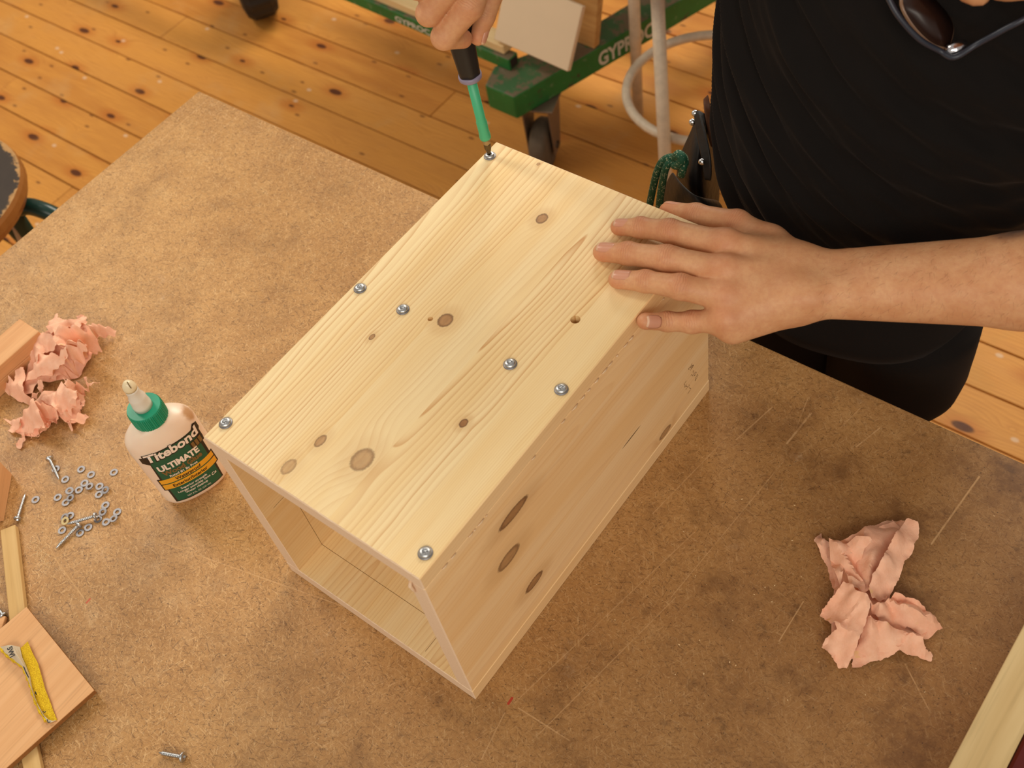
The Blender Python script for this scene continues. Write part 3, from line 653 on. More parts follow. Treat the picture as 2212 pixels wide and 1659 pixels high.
label = lay(flat(L_((-27, 11), (27, 11), (28, 34), (31.5, 34), (31.5, 55), (29, 55), (29.5, 78), (32, 78), (32, 90), (33.5, 92), (33.5, 100.5), (29, 104), (25, 99), (-26, 99), (-27.5, 96), (-27.5, 95), (-31.5, 95), (-31.5, 86), (-26, 82), (-27, 55), (-30, 55), (-30, 34), (-27, 34))), 0.00018, lab_b, 'label', bt)
lay(flat(L_((-25, 12.5), (25.5, 12.5), (26.5, 80), (25.5, 97.3), (-25, 97.3))), 0.00030, lab_g, 'label_field', label)
for a, b in ((46.0, 53.4), (36.0, 44.4)): lay(flat(L_((-28.6, a), (30.2, a), (30.2, b), (-28.6, b))), 0.00042, lab_y, 'label_band', label)
def print_on(s, size, x, y, mat, name, bold=0.0, shear=0.0, lift=0.0005, wid=None, rise=0.0, sy=1.0):
    bm = text_geo(s, size, bold * size, shear, 'LEFT', 0.003 if size > 0.006 else 0.006)
    x0 = min(v.co.x for v in bm.verts); x1 = max(v.co.x for v in bm.verts); f = (wid / (x1 - x0)) if wid else 1
    for v in bm.verts:
        q = (v.co.x - x0) * f; v.co = Vector((x + q, y + v.co.y * sy + rise * q, 0))
    return lay(bm, lift, mat, name, label)
print_on('Titebond', 0.016, -0.0285, 0.0858, lab_b, 'lettering_shadow', 0.064, 0.08, 0.00046, 0.0600, 0.03, 1.16)
print_on('Titebond', 0.016, -0.0270, 0.0868, lab_w, 'lettering', 0.034, 0.08, 0.00062, 0.0575, 0.03, 1.08)
print_on('III', 0.0125, 0.0165, 0.0757, lab_b, 'lettering_shadow', 0.09, 0.0, 0.00046, 0.0150); print_on('III', 0.0115, 0.0180, 0.0763, lab_n, 'lettering', 0.04, 0.0, 0.00062, 0.0115)
print_on('ULTIMATE', 0.0125, -0.0225, 0.0682, lab_w, 'lettering', 0.045, 0.0, 0.00062, 0.0440, -0.01)
print_on('Wood Glue', 0.0098, -0.0215, 0.0598, lab_n, 'lettering', 0.05, 0.0, 0.00062, 0.0430)
print_on('Rated #1 By Pros', 0.0050, -0.0165, 0.0550, lab_w, 'lettering', 0.02, 0.0, 0.00062, 0.0300)
print_on('Waterproof', 0.0066, -0.0135, 0.0470, lab_b, 'lettering', 0.025, 0.0, 0.00062, 0.0280); print_on('Exterior/Interior', 0.0066, -0.0195, 0.0378, lab_b, 'lettering', 0.025, 0.0, 0.00062, 0.0380)
print_on('Superior strength', 0.0046, -0.0150, 0.0300, lab_w, 'lettering', 0.015, 0.0, 0.00062, 0.0290); print_on('Longer assembly time', 0.0046, -0.0195, 0.0254, lab_w, 'lettering', 0.015, 0.0, 0.00062, 0.0360)
print_on('Water cleanup', 0.0046, -0.0135, 0.0208, lab_w, 'lettering', 0.015, 0.0, 0.00062, 0.0250); print_on('NET 8 FL. OZ. (237 mL)', 0.0034, -0.0135, 0.0150, lab_w, 'lettering', 0.0, 0.0, 0.00062, 0.0260)
print_on('Ce', 0.0056, 0.0180, 0.0238, lab_w, 'lettering', 0.02, 0.2, 0.00062, 0.0055)

# ------------------------------------------------------------------ crumpled paper towels
def towel(name, flaps, label_, seed=1, cell=0.0022, crease=0.0035):
    """each flap: (outline with heights, crumple, torn, pinch point or None)"""
    bm = bmesh.new(); rn = random.Random(seed); tops = []
    zb = min(p[2] for f in flaps for p in f[0])
    for pts, amp, torn, pinch in flaps:
        P_ = []
        for i, p in enumerate(pts):
            q = pts[(i + 1) % len(pts)]; n = max(1, int(math.dist(p, q) / 0.0016))
            for k in range(n):
                t = k / n; torn_ = torn * (0.34 if seed != 5 else 0.5); j = torn_ * rn.uniform(-1, 1)
                P_.append((p[0] + (q[0] - p[0]) * t + j * 0.0009, p[1] + (q[1] - p[1]) * t + torn_ * rn.uniform(-1, 1) * 0.0009, p[2] + (q[2] - p[2]) * t))
        n = len(P_); xs = [p[0] for p in P_]; ys = [p[1] for p in P_]; ins = []
        def inside(x, y):
            r = False
            for i in range(n):
                a, b = P_[i], P_[i - 1]
                if (a[1] > y) != (b[1] > y) and x < (b[0] - a[0]) * (y - a[1]) / (b[1] - a[1]) + a[0]: r = not r
            return r
        yy = min(ys)
        while yy < max(ys):
            xx = min(xs) + rn.uniform(0, cell)
            while xx < max(xs):
                px, py = xx + rn.uniform(-.3, .3) * cell, yy + rn.uniform(-.3, .3) * cell
                if inside(px, py) and min((px - p[0]) ** 2 + (py - p[1]) ** 2 for p in P_[::3]) > (cell * .45) ** 2: ins.append((px, py))
                xx += cell
            yy += cell
        V, E_, F_, *_ = geometry.delaunay_2d_cdt([Vector(p[:2]) for p in P_] + [Vector(p) for p in ins], [(i, (i + 1) % n) for i in range(n)], [], 1, 1e-7)
        key = np.array(pts); W_ = np.array([(v[0], v[1]) for v in V])
        d2 = ((W_[:, None, :] - key[None, :, :2]) ** 2).sum(2) + 1e-7; wt = d2 ** -1.4; Z_ = (wt * key[None, :, 2]).sum(1) / wt.sum(1)
        # sharp folds: sums of creased planes, and pleats that run into the pinch
        s_ = np.zeros(len(W_)); ctr = W_.mean(0); size = np.abs(W_ - ctr).max()
        for _ in range(8):
            a = rn.uniform(0, pi); o = rn.uniform(-.8, .8) * size; t = (W_ - ctr) @ np.array((cos(a), sin(a))) - o
            s_ += rn.uniform(-1, 1) * np.maximum(0, 1 - np.abs(t) / (size * rn.uniform(.2, .5)))
        for _ in range(14):
            a = rn.uniform(0, pi); o = rn.uniform(-.9, .9) * size; u_ = np.array((cos(a), sin(a))); t = (W_ - ctr) @ u_ - o; along_ = (W_ - ctr) @ np.array((-u_[1], u_[0])) / size - rn.uniform(-.6, .6)
            s_ += rn.uniform(-.75, .75) * np.maximum(0, 1 - np.abs(t) / (size * rn.uniform(.05, .14))) * np.clip(1.2 - np.abs(along_) * 2.2, 0, 1)
        Z_ = Z_ + amp * s_ * crease * 1.25
        if pinch is not None:
            q = W_ - np.array(pinch[:2]); r = np.hypot(*q.T); th = np.arctan2(q[:, 1], q[:, 0])
            tri = np.abs(((th * pinch[2] / pi + 0.35 * np.sin(th * 5 + seed)) % 2) - 1) - .5
            Z_ = Z_ + tri * np.minimum(r, 0.035) * pinch[3]
        floor_z = TZ + 0.0006
        Z_ = np.where(Z_ < floor_z + .004, floor_z + .004 * np.exp(np.minimum(0, Z_ - floor_z - .004) / .004), Z_)
        vs = [bm.verts.new((W_[i, 0], W_[i, 1], Z_[i])) for i in range(len(W_))]
        for f in F_:
            try:
                ff = bm.faces.new([vs[i] for i in f])
                if ff.calc_area() < 1e-12: bm.faces.remove(ff)
            except ValueError: pass
        tops.append(max(Z_))
    for f in bm.faces:
        f.normal_update()
        if f.normal.z < 0: f.normal_flip()
    bmesh.ops.delete(bm, geom=[v for v in bm.verts if not v.link_faces], context='VERTS')
    o = obj(name, bm, M['paper'], None, True)
    md = o.modifiers.new('thickness', 'SOLIDIFY'); md.thickness = 0.0004; md.offset = 0
    ws = o.modifiers.new('edges', 'EDGE_SPLIT'); ws.split_angle = R(38)
    return tag(o, label_, 'paper towel')
pc = (0.2404,0.2714,0.912)
towel('paper_towel', [
    ([(0.1833,0.3009,0.908),(0.207,0.3194,0.916),(0.2263,0.349,0.912),(0.2453,0.3431,0.914),(0.2515,0.3064,0.914),(0.2552,0.2763,0.912),(0.2783,0.2875,0.912),(0.2974,0.2822,0.906),(0.2957,0.2527,0.906),(0.2684,0.2253,0.906),(0.249,0.2077,0.904),(0.2298,0.2251,0.908),(0.2196,0.2443,0.91),(0.2097,0.2696,0.91)], 1.2, 0, None),
    ([(0.175,0.3108,0.904),(0.1785,0.3054,0.906),(0.1827,0.301,0.914),(0.1919,0.3051,0.92),(0.201,0.3092,0.926),(0.2067,0.3182,0.924),(0.2169,0.3441,0.912),(0.2234,0.3561,0.908),(0.2355,0.3549,0.92),(0.237,0.3363,0.926),(0.236,0.3051,0.926),(0.2358,0.2863,0.924),(0.2398,0.2723,0.922),(0.2342,0.2651,0.918),(0.2187,0.2583,0.912),(0.2097,0.2639,0.906),(0.1972,0.2818,0.903),(0.1882,0.2872,0.905),(0.1739,0.2962,0.906)], 1.0, 1, (pc[0], pc[1], 9.0, 0.34)),
    ([(0.236,0.3526,0.924),(0.2457,0.3539,0.926),(0.2496,0.3498,0.924),(0.2529,0.3416,0.924),(0.2528,0.3321,0.926),(0.2543,0.3285,0.922),(0.2547,0.3209,0.92),(0.2529,0.3145,0.922),(0.2564,0.2952,0.918),(0.2566,0.2782,0.912),(0.252,0.2719,0.916),(0.246,0.2653,0.926),(0.2396,0.2707,0.928),(0.2371,0.2812,0.934),(0.2375,0.2988,0.938),(0.2362,0.3233,0.936)], 0.8, 1, None),
    ([(0.2189,0.2639,0.93),(0.2271,0.263,0.934),(0.2327,0.2578,0.936),(0.2416,0.2586,0.938),(0.2476,0.256,0.936),(0.2509,0.2441,0.934),(0.2532,0.2327,0.93),(0.2542,0.2233,0.928),(0.2554,0.2161,0.922),(0.2555,0.2107,0.918),(0.2559,0.2026,0.908),(0.2497,0.2003,0.903),(0.245,0.2027,0.905),(0.2411,0.2032,0.91),(0.2289,0.2088,0.905),(0.2282,0.2154,0.91),(0.2345,0.2228,0.922),(0.2302,0.2265,0.922),(0.2248,0.2292,0.912),(0.2184,0.2331,0.906),(0.2139,0.2341,0.904),(0.2133,0.2393,0.908),(0.2165,0.2484,0.92),(0.2185,0.2561,0.926)], 0.9, 1, (pc[0], pc[1], 7.0, 0.16)),
    ([(0.2465,0.2586,0.93),(0.2547,0.2617,0.934),(0.2593,0.2809,0.924),(0.2704,0.2845,0.922),(0.2774,0.2849,0.926),(0.285,0.2874,0.92),(0.2905,0.2845,0.918),(0.2951,0.2859,0.914),(0.3012,0.2825,0.91),(0.3063,0.2804,0.906),(0.3037,0.2765,0.903),(0.3001,0.2675,0.903),(0.2979,0.2654,0.908),(0.293,0.2656,0.914),(0.2805,0.2646,0.918),(0.2777,0.2554,0.914),(0.2713,0.2493,0.914),(0.2613,0.253,0.916),(0.2515,0.2559,0.92)], 1.6, 0, (pc[0], pc[1], 10.0, 0.42)),
    ([(0.2493,0.2466,0.924),(0.2635,0.2492,0.926),(0.2797,0.2566,0.918),(0.2864,0.2569,0.924),(0.2967,0.2583,0.922),(0.303,0.2543,0.918),(0.3068,0.2571,0.912),(0.3097,0.2556,0.904),(0.3108,0.2494,0.903),(0.3031,0.2475,0.904),(0.2982,0.2477,0.91),(0.2917,0.2423,0.914),(0.2848,0.2406,0.914),(0.2819,0.235,0.91),(0.2779,0.2316,0.906),(0.2755,0.2273,0.904),(0.2715,0.2227,0.904),(0.2665,0.2171,0.903),(0.2632,0.2112,0.903),(0.2582,0.2083,0.904),(0.2559,0.2131,0.91),(0.2543,0.2258,0.916)], 1.8, 1, (pc[0], pc[1], 11.0, 0.20)),
    ([(0.1872,0.298,0.92),(0.2011,0.2985,0.93),(0.2075,0.3087,0.93),(0.2193,0.3109,0.932),(0.2234,0.3097,0.93),(0.219,0.3035,0.924),(0.2224,0.288,0.92),(0.2379,0.2702,0.92),(0.228,0.262,0.93),(0.2113,0.2807,0.92),(0.2173,0.2627,0.92),(0.2028,0.276,0.912)], 1.0, 0, (pc[0], pc[1], 12.0, 0.3)),
    ], 'crumpled pink paper towel lying alone on the right of the bench', 5)
towel('paper_towel', [
    ([(-0.6895,0.0198,0.91),(-0.7068,0.0398,0.916),(-0.6914,0.0615,0.926),(-0.6993,0.0764,0.922),(-0.6838,0.082,0.924),(-0.6786,0.0939,0.918),(-0.6585,0.0927,0.92),(-0.6415,0.0851,0.912),(-0.6346,0.073,0.906),(-0.6252,0.0537,0.91),(-0.6284,0.0389,0.904),(-0.6465,0.0218,0.906),(-0.6586,0.0067,0.91),(-0.6536,-0.0065,0.908),(-0.6681,-0.018,0.906),(-0.6836,-0.0144,0.91),(-0.6837,0.0004,0.912)], 1.6, 0, None),
    ([(-0.6925,0.0156,0.904),(-0.6992,0.0218,0.91),(-0.694,0.0308,0.924),(-0.6946,0.0405,0.93),(-0.7012,0.0527,0.926),(-0.6873,0.0538,0.932),(-0.6802,0.0576,0.934),(-0.6651,0.0536,0.938),(-0.6533,0.0481,0.94),(-0.6613,0.0427,0.934),(-0.6725,0.0369,0.928),(-0.6673,0.0298,0.936),(-0.6618,0.0217,0.932),(-0.6657,0.0143,0.924),(-0.6796,0.0134,0.912)], 1.0, 1, None),
    ([(-0.7086,0.0652,0.918),(-0.7052,0.0724,0.926),(-0.7034,0.0839,0.93),(-0.6937,0.0781,0.932),(-0.6901,0.0827,0.926),(-0.673,0.0811,0.93),(-0.6538,0.07,0.944),(-0.6634,0.0614,0.944),(-0.6717,0.0626,0.944),(-0.6735,0.056,0.94)], 1.0, 1, None),
    ([(-0.6905,0.0965,0.918),(-0.6839,0.1013,0.922),(-0.6793,0.103,0.918),(-0.659,0.0931,0.926),(-0.6467,0.081,0.94),(-0.645,0.074,0.942),(-0.6559,0.079,0.938)], 0.8, 1, None),
    ([(-0.6525,0.0908,0.93),(-0.6529,0.0958,0.926),(-0.6497,0.1007,0.922),(-0.645,0.1062,0.914),(-0.639,0.111,0.905),(-0.6355,0.1047,0.903),(-0.6428,0.0968,0.906),(-0.6439,0.0896,0.914),(-0.6394,0.0872,0.928)], 0.8, 0, None),
    ([(-0.6705,0.0602,0.944),(-0.6547,0.0662,0.95),(-0.6437,0.075,0.95),(-0.6367,0.0855,0.944),(-0.6308,0.0848,0.936),(-0.63,0.0838,0.926),(-0.6307,0.085,0.914),(-0.6288,0.0792,0.908),(-0.6315,0.0735,0.904),(-0.6361,0.064,0.903),(-0.6294,0.0654,0.918),(-0.6206,0.0683,0.934),(-0.6154,0.0626,0.952),(-0.6236,0.0557,0.956),(-0.6341,0.0456,0.952),(-0.6456,0.047,0.948)], 1.0, 0, None),
    ([(-0.6363,0.0462,0.95),(-0.6275,0.0522,0.954),(-0.6173,0.0615,0.952),(-0.6115,0.0659,0.946),(-0.6101,0.0608,0.936),(-0.616,0.0522,0.918),(-0.6224,0.0395,0.904),(-0.6321,0.033,0.903),(-0.6434,0.0202,0.903),(-0.6565,0.0182,0.905),(-0.6454,0.0256,0.918),(-0.6292,0.0333,0.934),(-0.6186,0.0395,0.946),(-0.627,0.0487,0.95)], 1.3, 0, None),
    ([(-0.6695,0.0303,0.934),(-0.662,0.0353,0.93),(-0.656,0.0398,0.934),(-0.6432,0.0404,0.936),(-0.6313,0.0461,0.95),(-0.6242,0.0489,0.954),(-0.6138,0.0388,0.95),(-0.6187,0.0324,0.944),(-0.6275,0.0252,0.936),(-0.6376,0.0177,0.924),(-0.6505,0.0134,0.92),(-0.6614,0.006,0.914),(-0.6746,-0.007,0.905),(-0.6786,-0.008,0.906),(-0.6774,0.0009,0.914),(-0.6718,0.0111,0.92),(-0.6671,0.022,0.928)], 0.8, 1, None),
    ([(-0.7022,-0.0151,0.91),(-0.6832,-0.0147,0.916),(-0.6882,-0.0077,0.92),(-0.6773,-0.0099,0.918),(-0.6908,0.003,0.918),(-0.6809,0.0094,0.92),(-0.6644,-0.006,0.926),(-0.6533,-0.0138,0.924),(-0.6396,-0.0086,0.926),(-0.6332,-0.0029,0.922),(-0.637,-0.0102,0.914),(-0.6489,-0.018,0.904),(-0.6648,-0.0224,0.903),(-0.6821,-0.0234,0.904),(-0.6936,-0.0207,0.905)], 1.3, 1, None),
    ([(-0.6544,0.0085,0.916),(-0.6472,0.0095,0.92),(-0.6369,0.0028,0.916),(-0.6418,-0.001,0.91),(-0.651,0.0008,0.91)], 0.5, 0, None),
    ], 'larger crumpled pink paper towel beside the stacked wooden blocks', 9)
towel('paper_towel', [
    ([(-0.6315,-0.0367,0.908),(-0.6323,-0.0206,0.916),(-0.6315,-0.0027,0.916),(-0.6183,0.0094,0.918),(-0.609,0.018,0.918),(-0.5977,0.0256,0.91),(-0.5874,0.0148,0.906),(-0.575,-0.0034,0.906),(-0.5814,-0.0115,0.906),(-0.5958,-0.0108,0.91),(-0.5969,-0.0282,0.906),(-0.6048,-0.0435,0.905),(-0.6191,-0.0501,0.904),(-0.6337,-0.052,0.904)], 1.5, 0, None),
    ([(-0.6321,-0.0089,0.916),(-0.6252,-0.0026,0.924),(-0.6098,0.0074,0.93),(-0.6124,0.0187,0.932),(-0.5905,0.0141,0.936),(-0.5838,0.0196,0.93),(-0.5788,0.0137,0.926),(-0.5761,0.0046,0.92),(-0.5806,-0.0056,0.908),(-0.589,-0.0096,0.912),(-0.5937,-0.0089,0.92),(-0.6112,-0.0082,0.92)], 1.3, 1, None),
    ([(-0.6188,0.0239,0.93),(-0.6038,0.0236,0.934),(-0.5974,0.028,0.93),(-0.5916,0.0356,0.926),(-0.587,0.0463,0.914),(-0.5899,0.0363,0.916),(-0.5899,0.0293,0.92),(-0.5931,0.0315,0.908),(-0.5958,0.0259,0.904),(-0.5934,0.0191,0.914),(-0.5912,0.0192,0.926),(-0.5936,0.0154,0.934),(-0.6024,0.0172,0.934)], 1.0, 1, None),
    ([(-0.6124,0.0416,0.912),(-0.6096,0.0433,0.912),(-0.6049,0.0404,0.91),(-0.6063,0.0379,0.912)], 0.5, 1, None),
    ([(-0.5944,0.0198,0.916),(-0.5958,0.0268,0.91),(-0.5887,0.0206,0.905),(-0.5826,0.015,0.904),(-0.5834,0.0102,0.904),(-0.5882,0.0099,0.908)], 0.8, 1, None),
    ([(-0.5902,-0.0084,0.906),(-0.5698,-0.0083,0.918),(-0.5772,0.0045,0.914),(-0.5717,0.0083,0.91),(-0.5688,0.009,0.905),(-0.5665,-0.0015,0.903),(-0.5726,-0.0151,0.903)], 0.7, 0, None),
    ([(-0.6342,-0.0387,0.912),(-0.6225,-0.027,0.926),(-0.6184,-0.0154,0.934),(-0.608,-0.0183,0.94),(-0.5939,-0.0248,0.936),(-0.5836,-0.0326,0.924),(-0.5922,-0.0362,0.92),(-0.6055,-0.045,0.91),(-0.6142,-0.0487,0.906),(-0.6283,-0.0431,0.906)], 0.5, 0, None),
    ([(-0.6035,-0.0453,0.912),(-0.5917,-0.0366,0.92),(-0.5856,-0.0323,0.922),(-0.5959,-0.0252,0.912),(-0.5968,-0.0302,0.905),(-0.6001,-0.0419,0.903),(-0.6066,-0.0473,0.903)], 0.8, 1, None),
    ([(-0.6598,-0.0481,0.906),(-0.6418,-0.0433,0.912),(-0.633,-0.0383,0.916),(-0.6261,-0.041,0.914),(-0.625,-0.047,0.908),(-0.6305,-0.0557,0.904),(-0.6409,-0.0557,0.903),(-0.6397,-0.0487,0.906)], 1.0, 1, None),
    ([(-0.621,-0.0474,0.908),(-0.6083,-0.0481,0.91),(-0.608,-0.0567,0.905),(-0.6067,-0.0635,0.903),(-0.6124,-0.0649,0.903),(-0.6155,-0.0619,0.904),(-0.6158,-0.0553,0.906)], 0.8, 1, None),
    ([(-0.6118,-0.0173,0.936),(-0.6072,-0.0143,0.934),(-0.6022,-0.009,0.926),(-0.5917,-0.0067,0.924),(-0.5896,-0.0146,0.916),(-0.5963,-0.0214,0.905),(-0.6015,-0.0239,0.906),(-0.5977,-0.0303,0.91),(-0.5954,-0.0285,0.922)], 1.5, 1, None),
    ], 'smaller crumpled pink paper towel, the nearer of the touching pair by the bottle', 14)

# ------------------------------------------------------------------ loose screws and washers
def wood_screw(length=0.034, r=0.0019, hr=0.0042):
    """lies along local x, head at the origin"""
    lob = lambda i, a: 1 + (0.22 * cos(6 * a) if i <= 2 else 0)
    p = [(0.0002, 0.0019), (0.0019, 0.0015), (0.0022, 0.0), (hr * 0.6, -0.00005), (hr * 0.92, 0.0005), (hr, 0.0014), (hr * 0.96, 0.0020), (r * 1.25, 0.0034), (r * 0.8, 0.0040)]
    h = 0.0046; pitch = 0.0019
    while h < length - 0.005:
        p += [(r * 0.72, h), (r, h + pitch * 0.45), (r * 0.72, h + pitch * 0.7)]; h += pitch
    p += [(r * 0.72, length - 0.005), (r * 0.62, length - 0.0035), (r * 0.4, length - 0.0015), (0.0001, length)]
    bm = lathe(p, 14, axis=(1, 0, 0), rmod=lob); return bm
scr = bpy.data.meshes.new('wood_screw'); _b = wood_screw(); _b.to_mesh(scr); _b.free(); scr.materials.append(M['zinc'])
scs = bpy.data.meshes.new('wood_screw'); _b = wood_screw(0.027, 0.0022, 0.0050); _b.to_mesh(scs); _b.free(); scs.materials.append(M['zinc'])
for me in (scr, scs): me.polygons.foreach_set('use_smooth', [True] * len(me.polygons))
def lay_screw(a, b, label_, me=None, z=0.0043, tilt=0.0):
    me = me or scr
    o = bpy.data.objects.new('wood_screw', me); col.objects.link(o); d = Vector(b) - Vector(a)
    o.location = (a[0], a[1], TZ + z); o.rotation_euler = (0.4, R(tilt), math.atan2(d.y, d.x)); return tag(o, label_, 'screw', 'loose screws on the bench')
lay_screw((-0.5652,-0.053,0.9), (-0.5287,-0.0666,0.9), 'loose screw lying across a washer, farthest from the viewer', z=0.0047, tilt=3.0)
lay_screw((-0.5323,-0.1237,0.9), (-0.5528,-0.0983,0.9), 'leftmost loose screw with its head beside the thin strip end', tilt=4.0)
lay_screw((-0.4574,-0.0715,0.9), (-0.4802,-0.0965,0.9), 'loose screw lying level across the washers with its head on one', z=0.0062, tilt=5.0)
lay_screw((-0.4672,-0.0882,0.9), (-0.4683,-0.1226,0.9), 'loose screw pointing to the lower left below the washer pile', z=0.0043, tilt=4.0)
lay_screw((-0.1865,-0.1923,0.9), (-0.213,-0.2039,0.9), 'thicker screw lying alone at the bottom edge of the bench', scs, z=0.0051, tilt=4.0)
lay_screw((-0.4502,-0.2025,0.9), (-0.4613,-0.2013,0.9), 'small screw showing under the corner of the plywood offcut', z=0.0043, tilt=4.0)
wb = bpy.data.meshes.new('steel_washer'); wb2 = wm.copy(); wb2.materials.clear(); wb2.materials.append(M['brass'])
wl = bpy.data.meshes.new('steel_washer'); _b = lathe([(0.0022, 0.0), (0.0045, 0.0), (0.0046, 0.0003), (0.0045, 0.0009), (0.0022, 0.0009), (0.0022, 0.0)], 28, caps=False); _b.to_mesh(wl); _b.free(); wl.materials.append(M['washer'])
wy = wl.copy(); wy.materials.clear(); wy.materials.append(M['brass'])
WP = [(-0.5498, -0.0576), (-0.5291, -0.0605), (-0.5238, -0.0419), (-0.5083, -0.0402), (-0.4879, -0.0240), (-0.5060, -0.0516), (-0.4966, -0.0513), (-0.4879, -0.0449), (-0.4772, -0.0446), (-0.4803, -0.0521), (-0.5047, -0.0608), (-0.5110, -0.0676), (-0.5038, -0.0727), (-0.5049, -0.0792), (-0.5181, -0.0801), (-0.5378, -0.0959), (-0.4634, -0.0570), (-0.4582, -0.0643), (-0.4454, -0.0553), (-0.4412, -0.0632), (-0.4466, -0.0703), (-0.4571, -0.0728), (-0.4585, -0.0854), (-0.4610, -0.0949), (-0.4874, -0.0872), (-0.4897, -0.0919), (-0.4844, -0.0947), (-0.4807, -0.1038)]
for i, (lv, tl, lb) in enumerate([
    (0, 0, 'grey washer lying under the farthest loose screw'), (0, 0, 'grey washer at the pointed tip of the farthest screw'),
    (0, 0, 'grey washer lying by itself at the top of the scatter'), (0, 0, 'second grey washer from the top of the scatter'),
    (0, 0, 'shiny washer lying alone nearest the glue bottle'), (0, 0, 'pale washer touching another just below the top pair'),
    (1, 6, 'grey washer leaning on the pale one below the top pair'), (0, 0, 'upper washer of the cluster of three at the right'),
    (1, 8, 'dark washer on the right of the cluster of three'), (0, 0, 'lower washer of the cluster of three at the right'),
    (0, 0, 'pale washer on the right of the small middle heap'), (2, 5, 'dark washer on top of the small middle heap'),
    (1, -7, 'washer under the dark one in the middle heap'), (0, 0, 'lowest washer of the small middle heap'),
    (0, 0, 'grey washer lying to the left of the middle heap'), (0, 0, 'leftmost washer, alone beside the leftmost screw'),
    (0, 0, 'upper washer of the pair above the level screw head'), (1, 6, 'lower washer of the pair above the level screw head'),
    (0, 0, 'rightmost washer of the lower group'), (1, -8, 'shiny washer just below the rightmost one of the lower group'),
    (0, 0, 'grey washer between the level screw head and the shiny one'), (0, 0, 'washer lying under the head of the level screw'),
    (0, 0, 'grey washer below the level screw, right of the lowest screw'), (0, 0, 'lowest washer, beside the shank of the lowest screw'),
    (0, 0, 'grey washer above the brassy one'), (1, 7, 'washer half hidden behind the brassy one'),
    (2, 14, 'brassy yellow washer at the tip of the level screw'), (0, 0, 'grey washer below and left of the brassy one')]):
    o = bpy.data.objects.new('steel_washer', wy if lv == 2 and tl == 14 else wl); col.objects.link(o)
    p = WP[i]
    o.location = (p[0], p[1], TZ + 0.0003 + 0.00105 * lv + abs(tl) * 0.00008); o.rotation_euler = (R(tl), R(tl * 0.6), i * 0.7)
    tag(o, lb, 'washer', 'steel washers scattered beside the bottle')

# ------------------------------------------------------------------ offcuts at the left of the bench
beech = lumber('beech', srgb(226, 172, 120), srgb(210, 152, 100), 700, 'X'); beech_y = lumber('beech_ply_face', srgb(226, 176, 126), srgb(214, 160, 108), 500, 'Y')
strip_w = lumber('pale_strip', srgb(214, 178, 120), srgb(200, 160, 100), 300, 'X'); mdfw = plain('mdf_offcut', srgb(214, 174, 118), 0.7, 0, 0.3, 0.08, 200)
def block(name, p0, p1, wdt, z0, z1, mat, label_, cat, bev=0.001, side=1, ply=None):
    """a squared piece whose edge runs from p0 to p1, lying to one side of that line"""
    a = Vector((p0[0], p0[1], 0)); d = Vector((p1[0] - p0[0], p1[1] - p0[1], 0)); L = d.length
    o = obj(name, box(0, L, 0, wdt * 1.0, 0, z1 - z0, bev), mat); o.location = (a.x, a.y, z0)
    ang = math.atan2(d.y, d.x); o.rotation_euler = (0, 0, ang)
    if side < 0: o.data.transform(Matrix.Translation((0, -wdt, 0)))
    return tag(o, label_, cat)
"""blocks stacked two high by the left edge of the picture"""
bd = (Vector((-0.6913,-0.0076,0.936)[:2]) - Vector((-0.6914,0.0507,0.936)[:2]))
e0 = Vector((-0.6914,0.0507,0.936)[:2])
dirv = bd.normalized(); far = e0 + dirv * 0.16
block('wooden_block', e0, far, 0.040, TZ + 0.0005, TZ + 0.0180, beech, 'lower of two stacked beech blocks at the left edge', 'wood block', side=-1)
t = block('wooden_block', e0, far, 0.0385, TZ + 0.0182, TZ + 0.0360, beech, 'upper of two stacked beech blocks at the left edge', 'wood block', side=-1)
e1 = Vector((-0.5889,-0.0897,0.9)[:2]); f1 = Vector((-0.5464,-0.1334,0.9)[:2]); dd1 = (f1 - e1).normalized()
block('wooden_block', e1, e1 + dd1 * 0.06, 0.06, TZ + 0.0005, TZ + 0.030, beech, 'beech block cut off by the left edge beside the leftmost screw', 'wood block', side=-1)
s0 = Vector((-0.5256,-0.1287,0.909)[:2]); s1_ = Vector((-0.4376,-0.1835,0.909)[:2]); sd = (s1_ - s0).normalized(); wdt_ = (Vector((-0.5345,-0.1409,0.909)[:2]) - s0).length
block('wood_strip', s0, s0 + sd * 0.135, 0.0165, TZ + 0.0005, TZ + 0.0085, strip_w, 'thin pale wooden strip running under the plywood offcut', 'wood strip', side=-1)
s2 = Vector((-0.3203,-0.2613,0.908)[:2]); block('wood_strip', s2, s2 + Vector((-0.2908,-0.2765,0.908)[:2]) * 1 - s2 + (Vector((-0.2908,-0.2765,0.908)[:2]) - s2).normalized() * 0.03, 0.016, TZ + 0.0005, TZ + 0.0080, strip_w, 'pale strip end sticking out below the plywood offcut', 'wood strip', side=-1)
q0 = Vector((-0.4486,-0.201,0.906)[:2]); block('wood_strip', q0, q0 + Vector((-0.05, -0.035)), 0.02, TZ + 0.0005, TZ + 0.006, beech, 'thin beech slip peeping out at the left of the plywood', 'wood strip', side=1)
pA, pB, pC = Vector((-0.4297,-0.1825,0.9155)), Vector((-0.3014,-0.1991,0.9155)), Vector((-0.3152,-0.2961,0.9155))
eu = (pB - pA).normalized(); ev = Vector((eu.y, -eu.x, 0)); ev = ev if ev.dot(pC - pB) > 0 else -ev
pl_o = empty('plywood_offcut', (0, 0, 0)); tag(pl_o, 'square beech plywood offcut with a strip of yellow sandpaper on it', 'plywood')
LL = (pB - pA).length; o_ = lambda a, b: (pA + eu * a + ev * b)[:2]
obj('ply_face', prism([o_(0, 0), o_(LL, 0), o_(LL, 0.15), o_(0, 0.15)], TZ + 0.0145, TZ + 0.0155, 0.0002), beech_y, pl_o)
